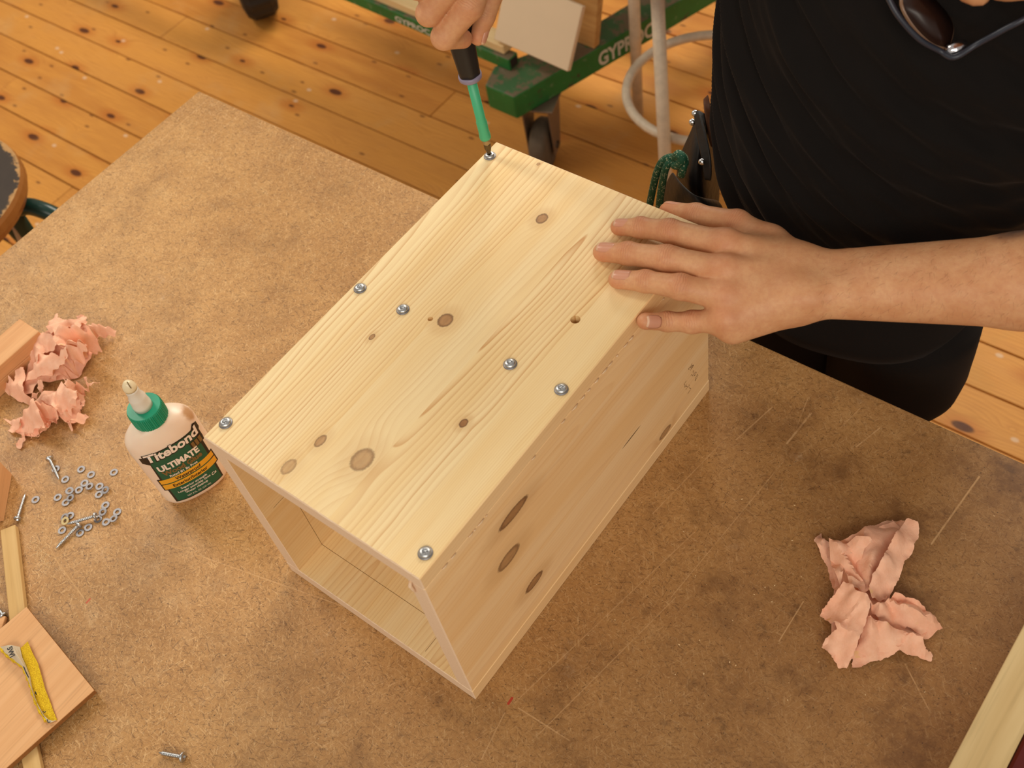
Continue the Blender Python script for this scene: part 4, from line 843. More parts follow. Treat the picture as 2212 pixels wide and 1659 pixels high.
obj('ply_core', prism([o_(0.0002, 0.0002), o_(LL - 0.0002, 0.0002), o_(LL - 0.0002, 0.15), o_(0.0002, 0.15)], TZ + 0.0088, TZ + 0.0145), plain('ply_core', srgb(150, 98, 50), 0.7, 0, 0.3, 0.25, 400), pl_o)
# sandpaper: grit up on the flat band, its torn backing curled back along one side
def grit():
    g = G('yellow_grit', 0.75, 0.3); P = g.coord(); n = g.noise(P, 1100, 3, 0.7); w_ = g.noise(P, 40, 3)
    c = g.mix(g.rng(n, 0.3, 0.7), srgb(186, 140, 8), srgb(244, 208, 40)); c = g.mix(g.mul(g.rng(w_, 0.5, 0.7), 0.35), c, srgb(188, 140, 14))
    g.set('Base Color', c); g.set('Normal', g.bump(n, 0.5, 0.0008)); return g.m
sp_m = grit(); back_m = plain('sandpaper_backing', srgb(206, 190, 164), 0.8, 0, 0.3, 0.06, 120)
zp = 0.0162
ctrl = [((-0.3978,-0.2153,0.9162), (-0.3948,-0.2051,0.9192)), ((-0.3867,-0.2203,0.9162), (-0.3813,-0.2098,0.9192)), ((-0.3776,-0.2226,0.9162), (-0.3676,-0.2135,0.9192)), ((-0.3652,-0.227,0.9172), (-0.3519,-0.2206,0.9192)), ((-0.3549,-0.2327,0.9172), (-0.3405,-0.2262,0.9182)), ((-0.3443,-0.2375,0.9162), (-0.3289,-0.2302,0.9182)), ((-0.3305,-0.2426,0.9162), (-0.3182,-0.2348,0.9172)), ((-0.3138,-0.2456,0.9162), (-0.308,-0.2385,0.9162))]
def ribbon(name, rows, mat, par, th=0.0004):
    bm = bmesh.new(); rows = [[Vector(p) for p in r] for r in rows]; vs = []
    for r in rows: vs.append([bm.verts.new(r[0].lerp(r[1], k / 6) if len(r) == 2 else bez(r, 3)[k]) for k in range(7)])
    for a, b in zip(vs, vs[1:]):
        for k in range(6): bm.faces.new((a[k], a[k+1], b[k+1], b[k]))
    bmesh.ops.recalc_face_normals(bm, faces=bm.faces[:])
    if sum(f.normal.z for f in bm.faces) < 0: bmesh.ops.reverse_faces(bm, faces=bm.faces[:])
    ex = bmesh.ops.extrude_face_region(bm, geom=bm.faces[:])
    for v in ex['geom']:
        if isinstance(v, bmesh.types.BMVert): v.co.z += th
    bmesh.ops.recalc_face_normals(bm, faces=bm.faces[:])
    return obj(name, bm, mat, par, False)
sp = empty('sandpaper', (0, 0, 0)); tag(sp, 'torn strip of yellow sandpaper with curled white backing on the plywood offcut', 'sandpaper')
ribbon('grit_face', ctrl, sp_m, sp)
curl = [((-0.4161,-0.2251,0.9172), (-0.4038,-0.2177,0.9232), (-0.3982,-0.2134,0.9177)), ((-0.4052,-0.2263,0.9172), (-0.3935,-0.2203,0.9242), (-0.3875,-0.2187,0.9177)), ((-0.3923,-0.2257,0.9172), (-0.3832,-0.2213,0.9242), (-0.3772,-0.222,0.9177)), ((-0.38,-0.2247,0.9172), (-0.3722,-0.2235,0.9232), (-0.3652,-0.2261,0.9177)), ((-0.3676,-0.2286,0.9172), (-0.3606,-0.2285,0.9222), (-0.3545,-0.2321,0.9177)), ((-0.358,-0.232,0.9172), (-0.3496,-0.2336,0.9212), (-0.3432,-0.2369,0.9177)), ((-0.3454,-0.2371,0.9172), (-0.3376,-0.2385,0.9202), (-0.3294,-0.242,0.9177)), ((-0.332,-0.2414,0.9172), (-0.3238,-0.2421,0.9192), (-0.3138,-0.245,0.9172)), ((-0.3164,-0.2446,0.9172), (-0.3113,-0.2447,0.9182), (-0.3079,-0.2389,0.9174))]
cb = ribbon('paper_backing', curl, back_m, sp)
rim_pts = [(-0.4155,-0.2254,0.9174), (-0.4046,-0.2266,0.9174), (-0.3918,-0.226,0.9174), (-0.3795,-0.225,0.9174), (-0.367,-0.2289,0.9174), (-0.3574,-0.2323,0.9174), (-0.3457,-0.2374,0.9174), (-0.3315,-0.2422,0.9174), (-0.3159,-0.2454,0.9174)]
obj('torn_edge', tube(bez(rim_pts, 4), [0.0006 + 0.0006 * (i % 3) for i in range(33)], 6), sp_m, sp)
tb = text_geo('5WI', 0.0070, 0.0002); 
tdir = (Vector((-0.3999,-0.2252,0.9162)) - Vector((-0.4104,-0.2208,0.9162))).normalized(); tn = Vector((tdir.y, -tdir.x, 0)) * -1
for v in tb.verts: v.co = Vector((-0.4028,-0.2213,0.925)) + tdir * v.co.x + tn * v.co.y + Vector((0, 0, 0))
for f in tb.faces: pass
obj('backing_print', tb, M['black'], sp)
pk = bmesh.new()
for pts_ in ([(-0.374,-0.2237,0.9234), (-0.3674,-0.2259,0.9234), (-0.3614,-0.2279,0.9222)], [(-0.3438,-0.2338,0.9218), (-0.3412,-0.2342,0.9218), (-0.3449,-0.2329,0.9218)], [(-0.3233,-0.2409,0.9208), (-0.3207,-0.2407,0.9208), (-0.3214,-0.239,0.9208)], [(-0.3142,-0.2434,0.9202), (-0.311,-0.2448,0.9202), (-0.3094,-0.2432,0.9202)]): strip(pk, pts_, 0.0010, 0.0002, (0, 0, 1))
obj('backing_print', pk, M['black'], sp)

# ------------------------------------------------------------------ the plank and the red thing at the lower right corner
px0 = 0.3605
o = obj('pale_plank', box(0, 0.0355, -0.30, 0.30, 0, 0.046, 0.0012), lumber('poplar', srgb(216, 190, 140), srgb(200, 170, 118), 260, 'Y')); o.location = (px0, 0.10, TZ + 0.0003)
tag(o, 'pale planed wooden plank at the lower right corner of the bench', 'plank')
o = obj('red_case', box(0, 0.10, -0.2, 0.24, 0, 0.03, 0.003), plain('dark_red_lacquer', srgb(96, 22, 14), 0.35, 0, 0.5, 0.3, 40)); o.location = (px0 + 0.0365, 0.0, TZ + 0.0003)
tag(o, 'dark red lacquered case beyond the pale plank in the corner', 'case')
# sawdust and tiny chips left on the bench: nobody could count them
cm = plain('wood_chip', srgb(236, 206, 158), 0.7); rn = random.Random(3); chips = bmesh.new()
def sprinkle(c0, c1, spread, n, s0, s1):
    for _ in range(n):
        t = rn.random(); x = c0[0] + (c1[0] - c0[0]) * t + rn.gauss(0, spread); y = c0[1] + (c1[1] - c0[1]) * t + rn.gauss(0, spread)
        if -BW - 0.002 < x < 0.002 and -0.002 < y < BL + 0.002: continue
        L = rn.uniform(s0, s1); a = rn.uniform(0, pi); wd = L * rn.uniform(0.3, 0.7); h = L * 0.3
        d = Vector((cos(a), sin(a), 0)) * L / 2; e = Vector((-sin(a), cos(a), 0)) * wd / 2; p = Vector((x, y, TZ + 0.0001))
        v = [chips.verts.new(p + q) for q in (d, e, -d, -e)]; tq = chips.verts.new(p + Vector((0, 0, h)))
        for i in range(4): chips.faces.new((v[i], v[(i + 1) % 4], tq))
sprinkle((-0.5023,-0.1296,0.9), (-0.4568,-0.1418,0.9), 0.0035, 260, 0.0006, 0.0016)
sprinkle((-0.2489,-0.1724,0.9), (-0.2036,-0.1837,0.9), 0.010, 60, 0.0006, 0.0018)
sprinkle((-0.45, -0.15), (0.35, 0.05), 0.12, 120, 0.0006, 0.0020)
sprinkle((0.05, 0.1), (0.3, 0.3), 0.08, 60, 0.0008, 0.0026)
so = obj('sawdust', chips, cm); so['kind'] = 'stuff'; tag(so, 'pale sawdust and tiny chips strewn over the bench top', 'sawdust')

# ------------------------------------------------------------------ the man behind the bench
def nrm(v): v = np.array(v, float); return v / np.linalg.norm(v)
# left hand: fingers resting over the far right of the box top
idx = [(-0.0641,0.3577,1.1489), (-0.0458,0.3633,1.1525), (-0.0193,0.3684,1.1567), (0.0303,0.377,1.1575)]
mid = [(-0.0594,0.3258,1.1495), (-0.038,0.332,1.1533), (-0.0039,0.3392,1.1585), (0.0456,0.3513,1.1575)]
rin = [(-0.0308,0.3066,1.1492), (-0.0087,0.3134,1.1527), (0.0221,0.3192,1.1575), (0.0556,0.3344,1.1495)]
pin = [(0.0085,0.2872,1.1386), (0.0182,0.3032,1.127), (0.0378,0.3108,1.1305), (0.064,0.322,1.1385)]
thb = [(-0.048,0.4115,1.1283), (-0.0206,0.412,1.1361), (0.0179,0.417,1.1404), (0.0523,0.4107,1.1375)]
wrist, farm, elbow = np.array((0.0981,0.3778,1.1455)), np.array((0.2513,0.4391,1.1765)), np.array((0.415, 0.500, 1.215))
RAD = dict(idx=(.0073, .0087, .0102, .0134), mid=(.0083, .0095, .0110, .0138), rin=(.0080, .0089, .0103, .0134), pin=(.0071, .0079, .0090, .0124), thb=(.0086, .0103, .0118, .0165))
def left_arm():
    lo = (-0.095, 0.262, 1.075); hi = (0.47, 0.575, 1.275); f = Field(lo, hi, 0.0015)
    for nm, ch in (('idx', idx), ('mid', mid), ('rin', rin), ('pin', pin), ('thb', thb)):
        g_ = f.blank(); r = RAD[nm]; c = [np.array(p) for p in ch]
        for i in range(3): f.cap(c[i], c[i + 1], r[i], r[i + 1] * (0.92 if i == 2 else 1), 0.0025, g_)
        for i in (1, 2): f.cap(c[i] + np.array((0, 0, .0003)), c[i] + np.array((0, 0, .0004)), r[i] * 1.02, r[i] * 1.02, 0.004, g_)     # knuckles
        d = nrm(c[0] - c[1]); f.cap(c[0] + d * r[0] * .25, c[0] + d * r[0] * .3, r[0] * .86, r[0] * .84, 0.003, g_)
        f.F = np.minimum(f.F, g_) if nm == 'idx' else smin(f.F, g_, 0.0016)
    palm = f.blank(); W0 = wrist + np.array((-.004, .000, .002)); ax_ = nrm(wrist - np.array(mid[3])); side = nrm(np.cross(ax_, (0, 0, 1)))     # side points away from the thumb
    for nm, ch, o_ in (('idx', idx, -.016), ('mid', mid, -.004), ('rin', rin, .008), ('pin', pin, .019)):
        f.cap(np.array(ch[3]) - np.array((0, 0, .001)), W0 + side * o_, RAD[nm][3] * .98, .0170, 0.010, palm)
        f.cap(np.array(ch[3]) + np.array((0, 0, .0040)), np.array(ch[3]) + np.array((.001, .0007, .0042)), .0092, .0092, 0.006, palm)   # knuckle heads
        f.cap(np.array(ch[3]) + np.array((.001, 0, .0048)), W0 + side * o_ * .8 + np.array((0, 0, .0085)), .0055, .0065, 0.010, palm)   # tendons
    f.cap(np.array(thb[3]), W0 - side * .016, .0180, .0185, 0.012, palm); f.cap(np.array(thb[2]) + np.array((.006, -.004, -.004)), np.array(idx[3]) + np.array((.030, .004, -.008)), .0115, .0135, 0.012, palm)
    f.cap(np.array(pin[3]) + np.array((.006, 0, -.010)), W0 + side * .018 + np.array((0, 0, -.010)), .0120, .0150, 0.012, palm)
    f.merge(palm, 0.0075)
    arm = f.blank(); d = nrm(farm - wrist); s2_ = nrm(np.cross(d, (0, 0, 1)))
    for s_ in (-1, 1): f.cap(wrist + s2_ * .0115 * s_, farm + s2_ * .011 * s_ , .0185, .0260, 0.012, arm)
    f.cap(wrist + d * .004 + s2_ * .022 + np.array((0, 0, .009)), wrist + d * .012 + s2_ * .022 + np.array((0, 0, .009)), .0085, .009, 0.012, arm)      # ulna head
    f.cap(wrist + d * .06, farm + d * .02, .022, .0335, 0.012, arm); f.cap(farm, elbow, .0335, .0420, 0.015, arm); f.cap(elbow, elbow + np.array((-.05, .09, .06)), .0440, .046, 0.02, arm)
    f.merge(arm, 0.016); V, Q = f.mesh(2)
    # soft pads: where the hand presses on the box the skin flattens against the wood
    e_ = .0011; lo_, hi_ = np.array((-BW, 0, TZ)), np.array((0, BL, TOP)); near_ = np.clip(V, lo_, hi_); dv = V - near_; dist = np.linalg.norm(dv, axis=1)
    sh_ = (dist > 0) & (dist < e_); V[sh_] = near_[sh_] + dv[sh_] / dist[sh_][:, None] * e_
    ins_ = dist == 0; dp = np.stack([TOP - V[:, 2], -V[:, 0], BL - V[:, 1]], 1); k_ = dp.argmin(1)
    for ax_i, dim, lim in ((0, 2, TOP + e_), (1, 0, e_), (2, 1, BL + e_)): V[ins_ & (k_ == ax_i), dim] = lim
    return V, Q
# right hand: closed round the handle of the screwdriver
tipP = np.array((-0.229, 0.3805, TZ + BH + 0.0018)); dax = nrm((-0.045, 0.006, 1.0))
hP = lambda h: tipP + dax * h
ridx = [(-0.2206,0.37,1.2861), (-0.2229,0.3508,1.3002), (-0.2066,0.371,1.3226), (-0.2087,0.4045,1.3469)]
rmid = [(-0.2324,0.3702,1.3053), (-0.2306,0.3472,1.3228), (-0.2156,0.3674,1.3446), (-0.2082,0.4009,1.3637)]
rrin = [(-0.2379,0.3681,1.3224), (-0.2379,0.3483,1.345), (-0.2204,0.364,1.3682), (-0.2093,0.3971,1.3836)]
rpin = [(-0.2407,0.3681,1.3403), (-0.2422,0.3518,1.3642), (-0.2241,0.3621,1.3843), (-0.2095,0.389,1.3997)]
rthb = [(-0.2186,0.3858,1.2779), (-0.2175,0.3972,1.2917), (-0.2158,0.4132,1.3114), (-0.2159,0.4295,1.3448)]
RR = dict(a=(.0082, .0104, .0122, .0135), b=(.0080, .0102, .0118, .0132), c=(.0078, .0098, .0112, .0130), d=(.0070, .0085, .0098, .0120), t=(.0074, .0092, .0112, .0150))
rwr = np.array((-0.2165,0.4383,1.4186)); relb = np.array((-0.285, 0.690, 1.520))
def right_arm():
    pts = np.array(ridx + rmid + rrin + rpin + rthb + [tuple(rwr), tuple(relb)]); lo = pts.min(0) - .055; hi = pts.max(0) + .06; f = Field(lo, hi, 0.0015)
    for k, ch in (('a', ridx), ('b', rmid), ('c', rrin), ('d', rpin), ('t', rthb)):
        g_ = f.blank(); r = RR[k]; c = [np.array(p) for p in ch]
        for i in range(3): f.cap(c[i], c[i + 1], r[i], r[i + 1], 0.003, g_)
        f.F = np.minimum(f.F, g_) if k == 'a' else smin(f.F, g_, 0.0010)
    palm = f.blank()
    for k, ch in (('a', ridx), ('b', rmid), ('c', rrin), ('d', rpin)): f.cap(ch[3], rwr, RR[k][3] * 1.05, .021, 0.012, palm)
    f.cap(rthb[3], rwr, .0165, .020, 0.012, palm); f.cap(np.array(ridx[3]), np.array(rthb[3]), .0125, .0150, 0.012, palm)
    f.merge(palm, 0.007); d = nrm(relb - rwr); s_ = nrm(np.cross(d, (0, 0, 1)))
    for q in (-1, 1): f.cap(rwr + s_ * .010 * q, relb, .020, .040, 0.015)
    V, Q = f.mesh(2); q = V - tipP; h = q @ dax; rv = q - h[:, None] * dax; r = np.linalg.norm(rv, axis=1)
    lim = np.interp(h, (.09, .10, .128, .15, .178, .196, .2068, .2069), (.0102, .0105, .0124, .0134, .0136, .0126, .0095, 0)) + .0004; ins_ = (r < lim) & (h > .085) & (h < .2072)
    V[ins_] += (rv / np.maximum(r, 1e-6)[:, None] * (lim - r)[:, None])[ins_]
    return V, Q
SH_L, SH_R = np.array((0.275, 0.655, 1.395)), np.array((-0.085, 0.665, 1.405)); NECK = np.array((0.105, 0.625, 1.425)); HEAD = np.array((0.172, 0.523, 1.483))
fwd = nrm((-0.06, -0.82, -0.55)); upv = nrm(np.array((0, 0, 1)) - fwd * fwd[2]); rgt = np.cross(fwd, upv)
def trunk():
    f = Field((-0.42, 0.30, 0.0), (0.52, 0.92, 1.72), 0.009)
    sp = [np.array(p) for p in ((0.045, .660, .95), (0.05, .650, 1.10), (0.075, .640, 1.28), (0.10, .640, 1.38))]
    for a, b, ra, rb in ((0, 1, .060, .090), (1, 2, .100, .105), (2, 3, .090, .060)):
        for s_ in (-.045, .045): f.cap(sp[a] + np.array((s_, 0, 0)), sp[b] + np.array((s_, 0, 0)), ra, rb, .03)
    f.cap(SH_L - np.array((0, 0, .03)), SH_R - np.array((0, 0, .03)), .038, .038, .03); f.cap(SH_L, elbow, .044, .044, .02); f.cap(SH_R, relb, .044, .042, .02)
    f.cap(sp[3], NECK, .05, .052, .02); f.cap(NECK, HEAD - fwd * .04, .053, .055, .03)
    for s_ in (-1, 1):
        hip = np.array((0.034 + s_ * .056, .660, .87)); kn = np.array((0.034 + s_ * .052, .664, .47)); an = np.array((0.034 + s_ * .052, .69, .085))
        f.cap(hip, kn, .054, .044, .03); f.cap(kn, kn * .6 + an * .4, .046, .046, .02); f.cap(kn * .6 + an * .4, an, .046, .036, .02); f.cap(an + np.array((0, 0.02, -.045)), an + np.array((s_ * .02, -.15, -.055)), .036, .028, .03)
    # head: skull, jaw, nose, brows, ears
    f.cap(HEAD + upv * .02 - fwd * .02, HEAD + upv * .02 + fwd * .015, .078, .074, .02); f.cap(HEAD - upv * .035 + fwd * .03, HEAD - upv * .075 + fwd * .055, .058, .036, .025)
    f.cap(HEAD + fwd * .086 + upv * .012, HEAD + fwd * .108 - upv * .028, .009, .014, .012); f.cap(HEAD + fwd * .082 - upv * .062, HEAD + fwd * .084 - upv * .062, .016, .016, .012)
    for s_ in (-1, 1): f.cap(HEAD + rgt * s_ * .078 - upv * .022, HEAD + rgt * s_ * .084 + upv * .025, .012, .016, .006); f.cap(HEAD + fwd * .080 + rgt * s_ * .016 + upv * .034, HEAD + fwd * .066 + rgt * s_ * .046 + upv * .030, .009, .009, .012)
    return f.mesh(1)
parts_ = [left_arm(), right_arm(), trunk()]; V_ = np.concatenate([p[0] for p in parts_]); off = np.cumsum([0] + [len(p[0]) for p in parts_[:-1]]); F_ = np.concatenate([p[1] + o_ for p, o_ in zip(parts_, off)])
me = bpy.data.meshes.new('person'); me.from_pydata(V_.tolist(), [], F_.tolist()); me.polygons.foreach_set('use_smooth', [True] * len(me.polygons)); me.materials.append(M['skin']); me.update()
tint = np.zeros(len(V_)); cre = np.zeros(len(V_)); alo = np.zeros(len(V_)); tat = np.zeros(len(V_)); near = np.full(len(V_), 9.0)
for chains, radii, sgn in (((idx, mid, rin, pin, thb), [RAD[k] for k in ('idx', 'mid', 'rin', 'pin', 'thb')], 1), ((ridx, rmid, rrin, rpin, rthb), [RR[k] for k in 'abcdt'], 0)):
    for ch, r in zip(chains, radii):
        c = [np.array(p) for p in ch]
        for i, (am, sg) in enumerate(((.85, 1.2), (.55, .9), (.55, 1.0), (.60, 1.0))):
            dd = np.linalg.norm(V_ - (c[i] + np.array((0, 0, .006 if (sgn and i) else 0))), axis=1); tint = np.maximum(tint, am * np.exp(-(dd / (r[i] * sg)) ** 2))
        for i in (1, 2):
            ax_ = nrm(c[i - 1] - c[i + 1]); q = V_ - c[i]; s_ = q @ ax_; rad_ = np.linalg.norm(q - s_[:, None] * ax_, axis=1); w_ = np.exp(-(s_ / (r[i] * .62)) ** 2) * np.exp(-(np.maximum(0, rad_ - r[i] * 1.25) / .002) ** 2) * np.clip((q[:, 2] - r[i] * .25) / (r[i] * .5), 0, 1)
            hit = w_ > cre; cre = np.where(hit, w_, cre); alo = np.where(hit, s_, alo)
tt = np.array((0.2344,0.4556,1.1965)); tat = np.exp(-(np.linalg.norm(V_ - tt, axis=1) / .017) ** 4)
for nm, arr in (('tint', tint), ('crease', cre), ('along', alo), ('tattoo', tat)):
    a = me.attributes.new(nm, 'FLOAT', 'POINT'); a.data.foreach_set('value', arr.astype(np.float32))
man = bpy.data.objects.new('person', me); col.objects.link(man)
tag(man, 'man in a black t-shirt pressing on the box and turning a screwdriver', 'person')
# nails
def nail(c, c2, r, dors, wd=0.82, ln=1.45, start=0.35):
    c, c2 = np.array(c), np.array(c2); d = nrm(c - c2); up = nrm(np.array(dors) - d * (np.array(dors) @ d)); sd = np.cross(d, up); bm = bmesh.new(); rows = []
    for i in range(9):
        t = i / 8; s_ = r * (-1.50 + 2.08 * t); wv = wd * (1 - .22 * max(0, (t - .7) / .3) ** 2 - .30 * max(0, (.3 - t) / .3) ** 2); row = []
        bend = math.sqrt(max(.05, 1 - (max(0, s_) / (1.25 * r)) ** 2))
        for k in range(9):
            a = (k / 8 - .5) * 2 * wv; ro = r * bend + .00022 + .0003 * (1 - (2 * k / 8 - 1) ** 2); row.append(bm.verts.new(c + d * s_ + sd * sin(a) * ro + up * cos(a) * ro))
        rows.append(row)
    for a, b in zip(rows, rows[1:]):
        for k in range(8): bm.faces.new((a[k], a[k+1], b[k+1], b[k])).material_index = 1 if a is rows[7] else 0
    bmesh.ops.recalc_face_normals(bm, faces=bm.faces[:]); o = obj('fingernail', bm, [M['nail'], M['nail_edge']], man, True); md = o.modifiers.new('t', 'SOLIDIFY'); md.thickness = 0.0005; md.offset = 0; return o
for ch, k in ((idx, 'idx'), (mid, 'mid'), (rin, 'rin'), (pin, 'pin')): nail(ch[0], ch[1], RAD[k][0] * .97, (-0.08, 0.10, 1.0) if k != 'pin' else (0.75, -.45, .8), .86)
nail(thb[0], thb[1], RAD['thb'][0], (0.0, .75, .6))
nail(rthb[0], rthb[1], RR['t'][0], nrm(np.array((0.55, .55, .3))))
# fine hairs on the forearm
hb = bmesh.new(); rn = random.Random(8); d = nrm(farm - wrist); s2_ = nrm(np.cross(d, (0, 0, 1))); tri = parts_[0][1]; VV = parts_[0][0]
nv_ = np.zeros_like(VV); e1 = VV[tri[:, 1]] - VV[tri[:, 0]]; e2 = VV[tri[:, 3]] - VV[tri[:, 0]]; fn = np.cross(e1, e2)
for i in range(4): np.add.at(nv_, tri[:, i], fn)
nv_ /= np.linalg.norm(nv_, axis=1)[:, None] + 1e-12
if (nv_ * (VV - VV.mean(0))).sum() < 0: nv_ = -nv_
s_ = (VV - wrist) @ d; cand = np.where((s_ > .012) & (s_ < .22) & (nv_[:, 2] > -.15))[0]
for i in rn.sample(list(cand), min(520, len(cand))):
    if rn.random() > min(1, .2 + s_[i] / .08): continue
    p, n = Vector(VV[i]), Vector(nv_[i]); L = rn.uniform(.004, .009); g1 = (Vector(s2_) * rn.uniform(.3, 1.1) + Vector(d) * rn.uniform(-.9, .2) + n * .28).normalized(); g2 = (g1 - n * .12 + Vector(d) * rn.uniform(-.2, .2)).normalized()
    tube([p, p + g1 * L * .5, p + g1 * L * .5 + g2 * L * .5], [.00006, .00005, .00002], 3, hb)
ho = obj('arm_hair', hb, M['armhair'], man); ho['kind'] = 'stuff'

# t-shirt: a draped tube round the trunk with sleeves; folds sag from his right shoulder round to his left hip
def ell(z):
    P = [(0.925, .050, .665, .108, .094), (0.96, .053, .652, .134, .120), (1.02, .053, .636, .156, .138), (1.10, .056, .628, .168, .138), (1.18, .064, .624, .172, .132), (1.26, .075, .622, .176, .126), (1.34, .088, .628, .182, .116), (1.39, .098, .640, .172, .098), (1.425, .104, .640, .122, .078), (1.452, .108, .632, .078, .068)]
    for a, b in zip(P, P[1:]):
        if z <= b[0]: t = (z - a[0]) / (b[0] - a[0]); return [x + (y - x) * t for x, y in zip(a[1:], b[1:])]
    return P[-1][1:]
NS, NT = 400, 280; rows = []; rs = np.random.default_rng(5)
def fold(u, t):
    """u: angle round the body (0 = his left, pi*1.5 = front), t: 0 hem .. 1 neck"""
    f_ = 0.0; a = (u - pi * 1.0) / pi            # 0 at his right side, .5 front, 1 his left side
    for k, (fr, sl, cv_, amp, ph) in enumerate(((9.0, 1.25, .9, .0050, .2), (15.0, 1.05, 1.1, .0032, 1.7), (23.0, 1.5, .6, .0018, 3.1), (6.0, .7, 1.4, .0050, 4.4))):
        q = t + sl * a * .55 - cv_ * (a - .55) ** 2 * .6; w_ = sin(fr * q * 2 * pi * .55 + ph + .8 * sin(3.1 * a + k) + .5 * sin(9 * t + 2 * k)); f_ += amp * (1 - abs(w_) ** 1.5 * 1.7) * (.35 + .65 * min(1, max(0, -sin(u) + .25)))
    f_ += .006 * sin(t * 46 + 2.2 * sin(u * 2)) * max(0, (.34 - t) / .34)
    return f_
bm = bmesh.new()
for j in range(NT + 1):
    t = j / NT; z = .925 + (1.452 - .925) * t; cx_, cy_, a_, b_ = ell(z); row = []
    for i in range(NS):
        u = 2 * pi * i / NS; k_ = 1 + fold(u, t) / a_ * (1 if t < .93 else (1 - t) / .07)
        zz = z - .03 * max(0, -sin(u)) * (t > .94) * (t - .94) / .06 + (.012 * sin(u * 1 + 1) + .006 * sin(3 * u)) * max(0, 1 - t * 8)
        row.append((cx_ + a_ * cos(u) * k_, cy_ + b_ * sin(u) * k_, zz))
    rows.append(row)
loft(bm, rows, False, False)
for sh, el_ in ((SH_L, elbow), (SH_R, relb)):
    d = nrm(el_ - sh); pr = []; uu, vv, _ = frame_from(d); L = .19
    for j in range(16):
        t = j / 15; c = Vector(sh) - Vector(d) * .05 + Vector(d) * (L + .05) * t
        pr.append([c + (uu * cos(q) + vv * sin(q)) * (.064 + .006 * t + .0022 * sin(q * 5 + t * 9) + .002 * sin(q * 9 - t * 14)) for q in [2 * pi * k / 40 for k in range(40)]])
    loft(bm, pr, False, False)
so = obj('t_shirt', bm, M['shirt'], man, True); md = so.modifiers.new('t', 'SOLIDIFY'); md.thickness = .0012
# black work trousers
bm = bmesh.new(); R0 = []
for j in range(14):
    t = j / 13; z = 1.0 - .16 * t; R0.append([(0.034 + (.118 + .026 * t) * cos(q) * (1 + .012 * sin(5 * q + 6 * t)), .662 + (.104 + .018 * t) * sin(q) * (1 + .012 * sin(7 * q - 5 * t)), z) for q in [2 * pi * k / 72 for k in range(72)]])
loft(bm, R0, False, True)
for s_ in (-1, 1):
    Rg = []
    for j in range(60):
        t = j / 59; z = .885 - .80 * t; k_ = min(1, max(0, (t - .205) / .11)); k_ = k_ * k_ * (3 - 2 * k_); rr = (.082 - .020 * k_) * min(1, math.sqrt(t * 14 + .03)); c = (0.034 + s_ * (.073 - .018 * k_), .655 + .02 * t)
        Rg.append([(c[0] + rr * cos(q) * (1 + .014 * sin(4 * q + 22 * t) + .008 * sin(9 * q - 40 * t)), c[1] + rr * 1.08 * sin(q) * (1 + .014 * sin(5 * q - 26 * t)), z) for q in [2 * pi * k / 60 for k in range(60)]])
    loft(bm, Rg, True, False)
obj('work_trousers', bm, M['trousers'], man, True)
for s_ in (-1, 1):
    an = np.array((0.034 + s_ * .052, .69, .085)); f = Field(an - (.09, .24, .085), an + (.09, .12, .10), .006)
    f.cap(an + np.array((0, 0, .06)), an + np.array((0, .01, -.02)), .052, .050, .02); f.cap(an + np.array((0, .03, -.044)), an + np.array((s_ * .02, -.16, -.050)), .040, .033, .03); V2_, F2_ = f.mesh(1); V2_[:, 2] = np.maximum(V2_[:, 2], .0006); obj('shoe', (V2_.tolist(), [], F2_.tolist()), plain('shoe_leather', srgb(52, 40, 30), .5), man, True)
# short hair
hp = Field(HEAD - .14, HEAD + .14, .006); hp.cap(HEAD + upv * .036 - fwd * .036, HEAD + upv * .044 - fwd * .004, .084, .078, .02); hp.cap(HEAD - fwd * .055 - upv * .005, HEAD - fwd * .05 - upv * .04, .060, .045, .03); V2_, F2_ = hp.mesh(1); obj('hair', (V2_.tolist(), [], F2_.tolist()), M['hair'], man, True)
for s_ in (-1, 1):
    p = HEAD + fwd * .0735 + rgt * s_ * .031 + upv * .014; e_ = obj('eye', lathe([(.0005, -.011), (.008, -.0075), (.011, 0), (.008, .0075), (.0005, .011)], 20, p, fwd), plain('eye_white', srgb(228, 220, 210), .2), man, True)
    obj('iris', lathe([(.0005, .0112), (.0055, .0106), (.0055, .0095)], 16, p, fwd, caps=False), plain('iris', srgb(70, 50, 34), .2), e_)
lp = bmesh.new(); tube(bez([HEAD + fwd * .098 - upv * .047 + rgt * q * .024 - fwd * abs(q) * .010 for q in (-1, -.5, 0, .5, 1)], 4), [.002 + .0035 * (1 - abs(k / 8 - 1)) for k in range(17)], 8, lp); obj('lips', lp, plain('lips', srgb(186, 104, 88), .45), man, True)
